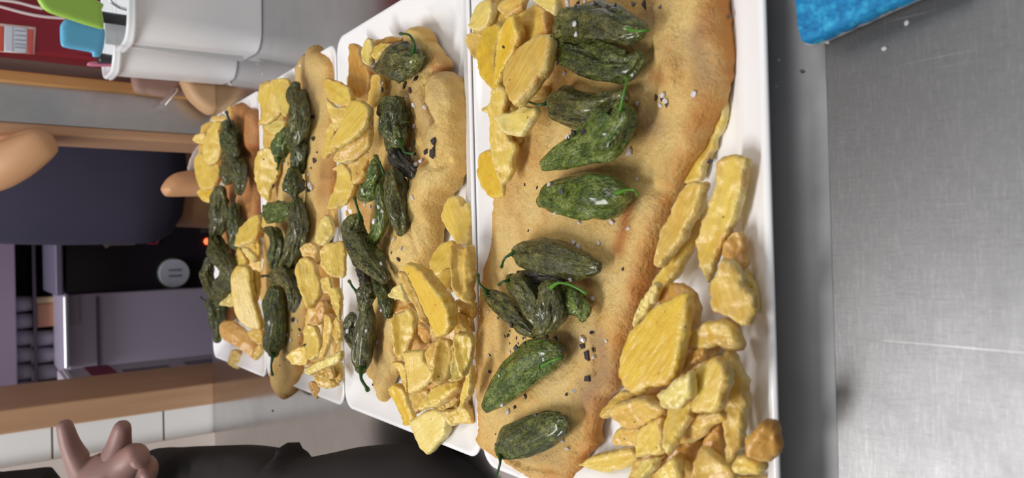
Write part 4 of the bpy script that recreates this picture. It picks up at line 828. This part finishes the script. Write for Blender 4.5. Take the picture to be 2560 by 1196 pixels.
b_ = pillow('blue_spatula', pts('h', '895,420 920,345 980,290 1080,300 1250,350 1420,400 1560,440 1560,640 1530,780 1480,850 1390,850 1365,790 1200,755 960,710 905,650'), np.array([0, YU+.03, 0]), (.1, 1, .1), .009, sil_b, rough_edge=0, lump=.0006, lumpf=20, er=.004, k=4)
tag(b_, 'sky blue silicone spatula head with rounded corners beside the green one', 'spatula')
bp = Q(250, 100, YU+.03); ustand(bp[0], bp[1], .012, bp[2], .006, clear, 'handle', b_)
# chrome ringed tool
cp = Q(272, 25, YU-.03); cp2 = Q(272, 60, YU-.03)
cr = ustand(cp[0], cp[1], .012, cp[2]+.012, .0085, blk_pl, 'ladle_handle', None); tag(cr, 'dark handle with two chrome rings standing in the nearer tub', 'utensil')
for dz in (-.002, .006): tube('chrome_ring', [(cp[0]-.001, cp[1], cp[2]+dz-.0015), (cp[0]-.001, cp[1], cp[2]+dz), (cp[0]-.001, cp[1], cp[2]+dz+.0015)], .0105, chrome, cr)
wp = Q(285, 5, YU-.025); wk = tube('steel_whisk', [(wp[0]+.01, YU, .02), (wp[0], YU-.01, .12), (wp[0]-.004, YU-.02, .17), (wp[0]+.02, YU-.02, .20)], .0022, chrome); tag(wk, 'thin steel wire utensil at the photo top in the nearer tub', 'utensil')
bx_ = Q(268, 85, YU+.01); mc = boxobj('measuring_scraper', (bx_[0]-.016, bx_[1]-.012, .012), (bx_[0]+.024, bx_[1]-.009, bx_[2]+.004), clear, .001); tag(mc, 'clear plastic scraper inside the nearer tub', 'utensil')
pk = Q(236, 160, YU+.13); pk2 = Q(222, 165, YU+.13)
pr = tube('pink_brush', [(pk2[0]+.016, YU+.135, .012), (pk2[0]+.010, YU+.13, .10), tuple(pk), tuple(pk2)], [.003, .003, .004, .001], plain('pink_plastic', srgb(205, 120, 145), .4)); tag(pr, 'thin pink utensil tip poking out of the farther tub', 'utensil')
dk = Q(246, 145, YU+.12); dkn = tube('dark_spoon', [(dk[0]+.012, YU+.13, .012), (dk[0]+.004, YU+.13, .12), tuple(dk)], [.004, .004, .008], blk_pl); tag(dkn, 'black utensil end beside the pink one in the farther tub', 'utensil')

# ================================================================== BREAD AND NAPKIN BEHIND THE FARTHEST PLATTER
bread = plain('bread_crust', srgb(208, 156, 112), .5, noise_amt=.14, scale=14)
bA = pillow('bread_roll', pts('g', '330,1050 345,1005 385,955 450,915 560,895 640,910 720,960 760,1100 620,1103 480,1106 370,1102'), np.array([0, 1.268, 0]), (0, 1, 0), .045, bread, rough_edge=0, lump=.001, lumpf=15, er=.022, k=4)
tag(bA, 'rounded tan bread roll end standing before the opening, behind the farthest platter', 'bread')
bB = pillow('bread_roll', pts('g', '478,175 500,158 530,150 640,155 760,180 802,215 808,400 722,446 640,402 545,310'), np.array([0, 1.262, 0]), (0, 1, 0), .04, plain('bread_crust_pale', srgb(216, 176, 132), .5, noise_amt=.1, scale=14), rough_edge=0, lump=.001, lumpf=15, er=.014, k=4)
tag(bB, 'pale tan bread piece with a curved edge beside the farther white tub', 'bread')
nk = pillow('paper_napkin', pts('g', '545,890 555,830 575,780 620,700 665,685 690,760 700,900 600,905'), np.array([0, 1.285, 0]), (0, 1, 0), .008, plain('white_paper', srgb(205, 190, 186), .8), rough_edge=.001, lump=.002, lumpf=60, er=.003, k=3)
tag(nk, 'crumpled whitish napkin above the rounded tan bread end', 'napkin')
bn = pillow('cloth_bundle', X_('328,172 334,228 370,238 410,243 446,240 520,236 545,214 545,196 450,196 400,178 360,172'), np.array([0, 1.284, 0]), (0, 1, 0), .02, plain('rosy_cloth', srgb(172, 140, 128), .8, noise_amt=.15, scale=18), rough_edge=.001, lump=.002, lumpf=25, er=.009, k=4)
tag(bn, 'dull pinkish-brown cloth bundle against the wall behind the farther white tub', 'cloth')
gl = tube('glass_highlight', [tuple(Q(406, 262, 1.27)), tuple(Q(425, 240, 1.27)), tuple(Q(440, 222, 1.27))], .005, plain('clear_glass', (.9, .9, .93, 1), .05, trans=.9)); tag(gl, 'small clear glass piece shaped after a highlight by the steel wall strip', 'glass')  # rod made in the shape of a white highlight on glass

# ================================================================== BACK ROOM, SEEN THROUGH THE OPENING
YB = 2.2
def world_box(pxy0, pxy1, Y0, Y1, m, name, parent=None, zlo=None, bev=.004):
    a = Q(*pxy0, Y0); b = Q(*pxy1, Y0); x0, x1 = sorted((a[0], b[0])); z0, z1 = sorted((a[2], b[2]))
    if zlo is not None: z0 = zlo
    return boxobj(name, (x0, Y0, z0), (x1, Y1, z1), m, bev, parent)
bc = structure('wall_partition', (.56, WY+TH+.2, -.9), (.6, 3.0, 2.2), plain('dark_wall', srgb(60, 52, 62), .8))
blackp = plain('black_panel', srgb(40, 36, 44), .3)
ap = empty('coffee_machine', (0, YB+.2, -.9)); tag(ap, 'black appliance with a round pale dial and a cream sticker, behind the person', 'appliance')
world_box((163, 737), (500, 560), YB, YB+.4, blackp, 'front_panel', ap, zlo=-.9)
boxobj('side_body', (.02, YB+.05, -.9), (.295, YB+.4, .14), blackp, .004, ap)
dl = Q(435, 683, YB-.002)
def disc(name, c, r, T, m, parent, axis=(0, -1, 0)):
    bm = bmesh.new(); bmesh.ops.create_cone(bm, cap_ends=True, segments=40, radius1=r, radius2=r*.94, depth=T)
    me = bpy.data.meshes.new(name); bm.to_mesh(me); bm.free()
    return link(name, me, m, parent, False, Matrix.Translation(c) @ Vector(axis).to_track_quat('Z', 'Y').to_matrix().to_4x4())
dm = plain('dial_grey', srgb(225, 230, 238), .4)
dd = disc('dial', tuple(dl+np.array([0, -.004, 0])), .041, .010, dm, ap); disc('dial_ring', tuple(dl), .0435, .006, plain('dial_green', srgb(120, 140, 110), .5), ap)
for dx in (-.008, .008): boxobj('dial_mark', (dl[0]+dx-.003, YB-.0125, dl[2]-.016), (dl[0]+dx+.003, YB-.010, dl[2]+.016), plain('dial_mark_grey', srgb(140, 146, 155), .5), 0, dd)
flat_on('b', '750,905 790,865 1010,868 1012,935 830,940 790,962', YB-.003, .003, plain('cream_sticker', srgb(196, 184, 160), .6), 'sticker', ap)
pkm = plain('pink_line', srgb(175, 62, 92), .5)
for s in ('1100,868 1185,868 1185,880 1100,880', '1100,918 1185,918 1185,930 1100,930', '1100,868 1112,868 1112,930 1100,930', '1173,868 1185,868 1185,930 1173,930'): flat_on('b', s, YB-.003, .002, pkm, 'square_mark', ap)
rl = Q(519, 604, YB-.006); disc('indicator_light', tuple(rl), .009, .008, plain('red_light', (1, .12, .04, 1), .4, emit=3), ap)
bx2 = plain('grey_steel', srgb(186, 178, 196), .4)
sb = empty('dishwasher', (-.18, YB+.2, -.9)); tag(sb, 'grey steel box appliance left of the black one, with a bright vertical edge', 'appliance')
world_box((168, 738), (500, 925), YB-.05, YB+.4, bx2, 'cabinet_body', sb, zlo=-.9)
world_box((158, 738), (174, 925), YB-.09, YB-.05, plain('bright_steel', (.85, .84, .88, 1), .25, .4), 'top_rail', sb, bev=.006)
world_box((240, 742), (250, 915), YB-.056, YB-.05, plain('door_seam', srgb(95, 90, 104), .6), 'door_seam', sb, bev=0)
world_box((172, 740), (200, 812), YB-.058, YB-.05, plain('panel_light', srgb(165, 160, 172), .5), 'control_strip', sb, bev=.001)
lg = world_box((137, 600), (160, 740), YB-.06, YB+.4, plain('shelf_grey', srgb(112, 108, 128), .4), 'steel_shelf'); tag(lg, 'grey ledge behind the person, on top of the black appliance', 'shelf')
# appliance with the magenta stripe, against the left side of the opening
mg = empty('ice_machine', (-.25, 1.75, -.9)); tag(mg, 'low white machine with a magenta stripe by the left wooden post', 'appliance')
pS = pts('c', '520,960 460,990 460,1140 660,1130 930,1085 1800,960 1600,865 780,940')
pa = Q(*pS[0], 1.98)
xm = -.262
white_s = plain('white_side', srgb(195, 186, 196), .4)
boxobj('machine_body', (xm-.12, 1.50, -.9), (xm, 1.98, .175), white_s, .004, mg)
def side_strip(y0, y1, z0, z1, m, name): return boxobj(name, (xm-.0005, y0, z0), (xm+.002, y1, z1), m, 0, mg)
side_strip(1.505, 1.975, Q(268, 925, 1.98)[2], Q(208, 925, 1.98)[2], plain('magenta_stripe', srgb(130, 34, 66), .5), 'magenta_stripe')
side_strip(1.80, 1.86, Q(425, 925, 1.83)[2], Q(310, 925, 1.83)[2], blackp, 'vent_slot'); side_strip(1.80, 1.88, Q(545, 915, 1.83)[2], Q(470, 915, 1.83)[2], blackp, 'vent_slot')
side_strip(1.505, 1.975, .158, .166, plain('pale_trim', srgb(215, 210, 215), .4), 'top_trim')
# glass rack
sr = empty('glass_rack', (-.2, 2.5, .1)); tag(sr, 'dark shelf unit of the back room where the glasses stand', 'shelf')
dark = plain('dark_shelf', srgb(62, 52, 66), .6)
YG = 2.55
def shelf_at(px, name='shelf_board'):
    z = Q(px, 800, YG)[2]; return z
z0, z1 = shelf_at(153), shelf_at(84)
boxobj('shelf_board', (-.46, YG, z0-.015), (.1, YG+.2, z0), dark, .001, sr); boxobj('shelf_board', (-.46, YG, z1-.008), (.1, YG+.2, z1), dark, .001, sr)
boxobj('back_board', (-.46, YG+.2, z0-.02), (.29, YG+.22, shelf_at(40)), dark, 0, sr)
tp = boxobj('upper_board', (-.5, YG-.02, shelf_at(40)), (.29, YG+.22, shelf_at(-60)), plain('mauve_board', srgb(146, 130, 148), .6), .002, sr)
glass_m = plain('tumbler_glass', srgb(215, 212, 228), .06, trans=.25)  # whitened and less clear, in place of the highlights on the glasses
def tumbler(x, y, z, h, r):
    bm = bmesh.new(); prof = [(.0, 0), (r*.82, 0), (r*.86, .002), (r, h), (r-.0018, h), (r*.78, .006), (0, .006)]; rs = []
    for q in prof: rs.append([bm.verts.new((q[0]*math.cos(t*math.pi/8), q[0]*math.sin(t*math.pi/8), q[1])) for t in range(16)] if q[0] > 0 else [bm.verts.new((0, 0, q[1]))])
    for a, b in zip(rs[:-1], rs[1:]):
        for i in range(16):
            j = (i+1) % 16
            if len(a) == 1: bm.faces.new((a[0], b[j], b[i]))
            elif len(b) == 1: bm.faces.new((a[i], a[j], b[0]))
            else: bm.faces.new((a[i], a[j], b[j], b[i]))
    bmesh.ops.recalc_face_normals(bm, faces=bm.faces); me = bpy.data.meshes.new('drinking_glass'); bm.to_mesh(me); bm.free()
    return link('drinking_glass', me, glass_m, None, True, Matrix.Translation((x, y, z)))
for row, (zz, h) in enumerate(((z1+.0005, .055), (z0+.0005, .075))):
    for i, py in enumerate((760, 803, 845, 887, 930, 972)):
        if row == 1 and i in (0, 1): continue
        q = Q(62 if row == 0 else 120, py, YG+.05)
        g_ = tumbler(q[0], YG+.05, zz, h, .026)
        tag(g_, 'small glass, %s row of the back shelf, %s' % ('upper' if row == 0 else 'lower', ('highest in the photo', 'second from the photo top', 'third from the photo top', 'third from the left wooden post', 'second from the left wooden post', 'next to the left wooden post')[i]), 'glass', 'drinking glasses, %s row' % ('upper' if row == 0 else 'lower'))
j0 = Q(100, 782, YG+.04); zc = z0+.0005
jm = plain('jar_peach', srgb(205, 150, 115), .4)
bm = bmesh.new(); 
jx0, jx1 = Q(100, 818, YG+.04)[0], Q(100, 742, YG+.04)[0]
jb = boxobj('sauce_jar', (jx0, YG+.02, zc), (jx1-.02, YG+.07, zc+.062), jm, .006); tag(jb, 'peach and cream carton on the dark back shelf', 'carton')
boxobj('cream_end', (jx1-.02, YG+.018, zc), (jx1, YG+.072, zc+.064), plain('jar_cream', srgb(205, 185, 140), .4), .006, jb)

# ================================================================== PEOPLE
tee = plain('slate_tshirt', srgb(84, 82, 106), .85, noise_amt=.2, scale=6)
def skin_obj(name, chain, edges, root, m, parent=None, sub=2):
    me = bpy.data.meshes.new(name); me.from_pydata([tuple(c[0]) for c in chain], edges, []); me.materials.append(m)
    o = bpy.data.objects.new(name, me); COL.objects.link(o)
    sk = o.modifiers.new('skin', 'SKIN'); sk.use_smooth_shade = True
    for i, c in enumerate(chain):
        v = me.skin_vertices[0].data[i]; r = c[1]; v.radius = r if isinstance(r, tuple) else (r, r); v.use_root = (i == root)
    s = o.modifiers.new('sub', 'SUBSURF'); s.levels = sub; s.render_levels = sub
    if parent: o.parent = parent; o.matrix_parent_inverse = parent.matrix_world.inverted()
    return o
YP = 1.78
elb = Q(118, 352, 1.70)
hx = .215
body = [((hx, YP+.02, .02), (.15, .10)), ((hx, YP+.02, .16), (.15, .10)), ((hx, YP+.03, .34), (.16, .11)), ((hx, YP+.03, .46), (.12, .08)), ((hx, YP+.02, .55), .052), ((hx, YP+.01, .62), .075), ((hx, YP+.01, .74), .085), ((hx, YP+.01, .80), .05),
        ((hx+.11, YP, .45), .055), ((hx+.13, YP-.06, .30), .045), (tuple(Q(60, 372, 1.33)), .030), (tuple(Q(122, 350, 1.245)), .022), (tuple(Q(70, 382, 1.27)), .031), (tuple(Q(0, 418, 1.30)), .038), (tuple(Q(-120, 450, 1.36)), .032), (tuple(Q(-200, 470, 1.38)), .026), (tuple(Q(-260, 480, 1.4)), .030),
        ((hx-.15, YP, .45), .055), ((hx-.13, YP+.08, .30), .040), ((hx-.10, YP+.10, .12), .032), ((hx-.06, YP+.12, .0), .026),
        ((hx-.07, YP+.02, -.1), .10), ((hx-.08, YP+.02, -.45), .07), ((hx-.08, YP+.02, -.84), .05), ((hx+.07, YP+.02, -.1), .10), ((hx+.08, YP+.02, -.45), .07), ((hx+.08, YP+.02, -.84), .05)]
ed = [(0, 1), (1, 2), (2, 3), (3, 4), (4, 5), (5, 6), (6, 7), (3, 8), (8, 9), (9, 10), (10, 11), (11, 12), (12, 13), (13, 14), (14, 15), (15, 16), (3, 17), (17, 18), (18, 19), (19, 20), (0, 21), (21, 22), (22, 23), (0, 24), (24, 25), (25, 26)]
# only the arms leave the shirt: the body mesh carries the skin, the shirt and trousers are children
tan = plain('tanned_skin', srgb(202, 154, 112), .5, noise_amt=.08, scale=10)
p1 = skin_obj('person', body, ed, 0, tan); tag(p1, 'person in a slate t-shirt behind the opening, bent bare elbow toward the viewer', 'person')
tb = [((hx-.02, YP+.0, -.08), (.185, .13)), ((hx-.02, YP+.0, .05), (.185, .13)), ((hx-.02, YP+.01, .2), (.185, .13)), ((hx-.01, YP+.02, .36), (.185, .125)), ((hx, YP+.03, .47), (.13, .09)), ((hx-.14, YP+.01, .44), .07), ((hx-.14, YP+.05, .34), .065), ((hx+.11, YP-.02, .44), .075), ((hx+.11, YP-.05, .34), .062)]
ts = skin_obj('t_shirt', tb, [(0, 1), (1, 2), (2, 3), (3, 4), (4, 5), (5, 6), (4, 7), (7, 8)], 0, tee, p1)
tr = skin_obj('trousers', [((hx-.01, YP+.02, -.06), (.15, .11)), ((hx-.07, YP+.02, -.2), .11), ((hx-.08, YP+.02, -.5), .085), ((hx-.08, YP+.02, -.86), .07), ((hx+.07, YP+.02, -.2), .11), ((hx+.08, YP+.02, -.5), .085), ((hx+.08, YP+.02, -.86), .07)], [(0, 1), (1, 2), (2, 3), (0, 4), (4, 5), (5, 6)], 0, black_cloth, p1)
hr = skin_obj('hair', [((hx, YP+.045, .66), .07), ((hx, YP+.04, .76), .085), ((hx, YP+.01, .815), .06)], [(0, 1), (1, 2)], 0, plain('dark_hair', srgb(40, 30, 26), .8), p1)

# hand with blurred fingers at the left of the counter, and its black sleeve
def dep(px, py, t): return tuple(DD(px, py, t))
k = lambda px_: px_/F_*.74
hand = [(dep(255, 1240, .74), (k(72), k(62))), (dep(255, 1185, .74), (k(98), k(48))), (dep(210, 1172, .735), k(44)),
        (dep(183, 1130, .73), k(28)), (dep(170, 1100, .725), k(24)), (dep(163, 1068, .72), k(21)), (dep(156, 1050, .72), k(16)),
        (dep(280, 1165, .735), k(50)), (dep(300, 1110, .73), k(30)), (dep(303, 1078, .725), k(24)), (dep(312, 1056, .72), k(19)),
        (dep(325, 1155, .73), k(42)), (dep(345, 1128, .715), k(30)), (dep(352, 1150, .70), k(24)), (dep(340, 1175, .70), k(20)),
        (dep(330, 1180, .75), k(45)), (dep(372, 1160, .73), k(27)), (dep(375, 1185, .715), k(22)), (dep(355, 1205, .71), k(19)),
        (dep(325, 1215, .76), k(40)), (dep(375, 1205, .75), k(22)), (dep(380, 1228, .735), k(18)),
        (dep(260, 1320, .76), k(62)), (dep(265, 1420, .80), k(66))]
he = [(0, 1), (1, 2), (2, 3), (3, 4), (4, 5), (5, 6), (1, 7), (7, 8), (8, 9), (9, 10), (1, 11), (11, 12), (12, 13), (13, 14), (1, 15), (15, 16), (16, 17), (17, 18), (0, 19), (19, 20), (20, 21), (0, 22), (22, 23)]
p2 = skin_obj('person', hand, he, 0, skin_m); tag(p2, 'person in black at the left, only two raised fingers and dark clothing visible', 'person')
Apt = DD(372, 1130, .80); Bpt = P(1200, 1165, .016)
dirv = Bpt-Apt; xw = np.array([1., 0, 0]); nn_ = np.cross(dirv, xw); nn_ /= np.linalg.norm(nn_); nn_ = nn_*np.sign(nn_[2])
slv = pillow('black_jacket', X_('372,1136 430,1121 520,1117 600,1115 660,1121 700,1131 710,1133 719,1107 729,1122 745,1147 820,1135 900,1118 980,1112 1080,1112 1160,1150 1260,1200 1320,1260 1300,1500 500,1600 372,1300'), (Apt+Bpt)/2-nn_*.03, nn_, .06, black_cloth, step=.02, rough_edge=0, lump=.003, lumpf=14, er=.02, k=4)
slv.parent = p2
slv2 = pillow('black_jacket', X_('-80,1200 0,1182 60,1176 115,1170 135,1180 180,1260 200,1500 -80,1500'), DD(60, 1180, .85), (0, 1, -.3), .05, black_cloth, step=.02, rough_edge=0, lump=.003, lumpf=14, er=.02, k=4); slv2.parent = p2
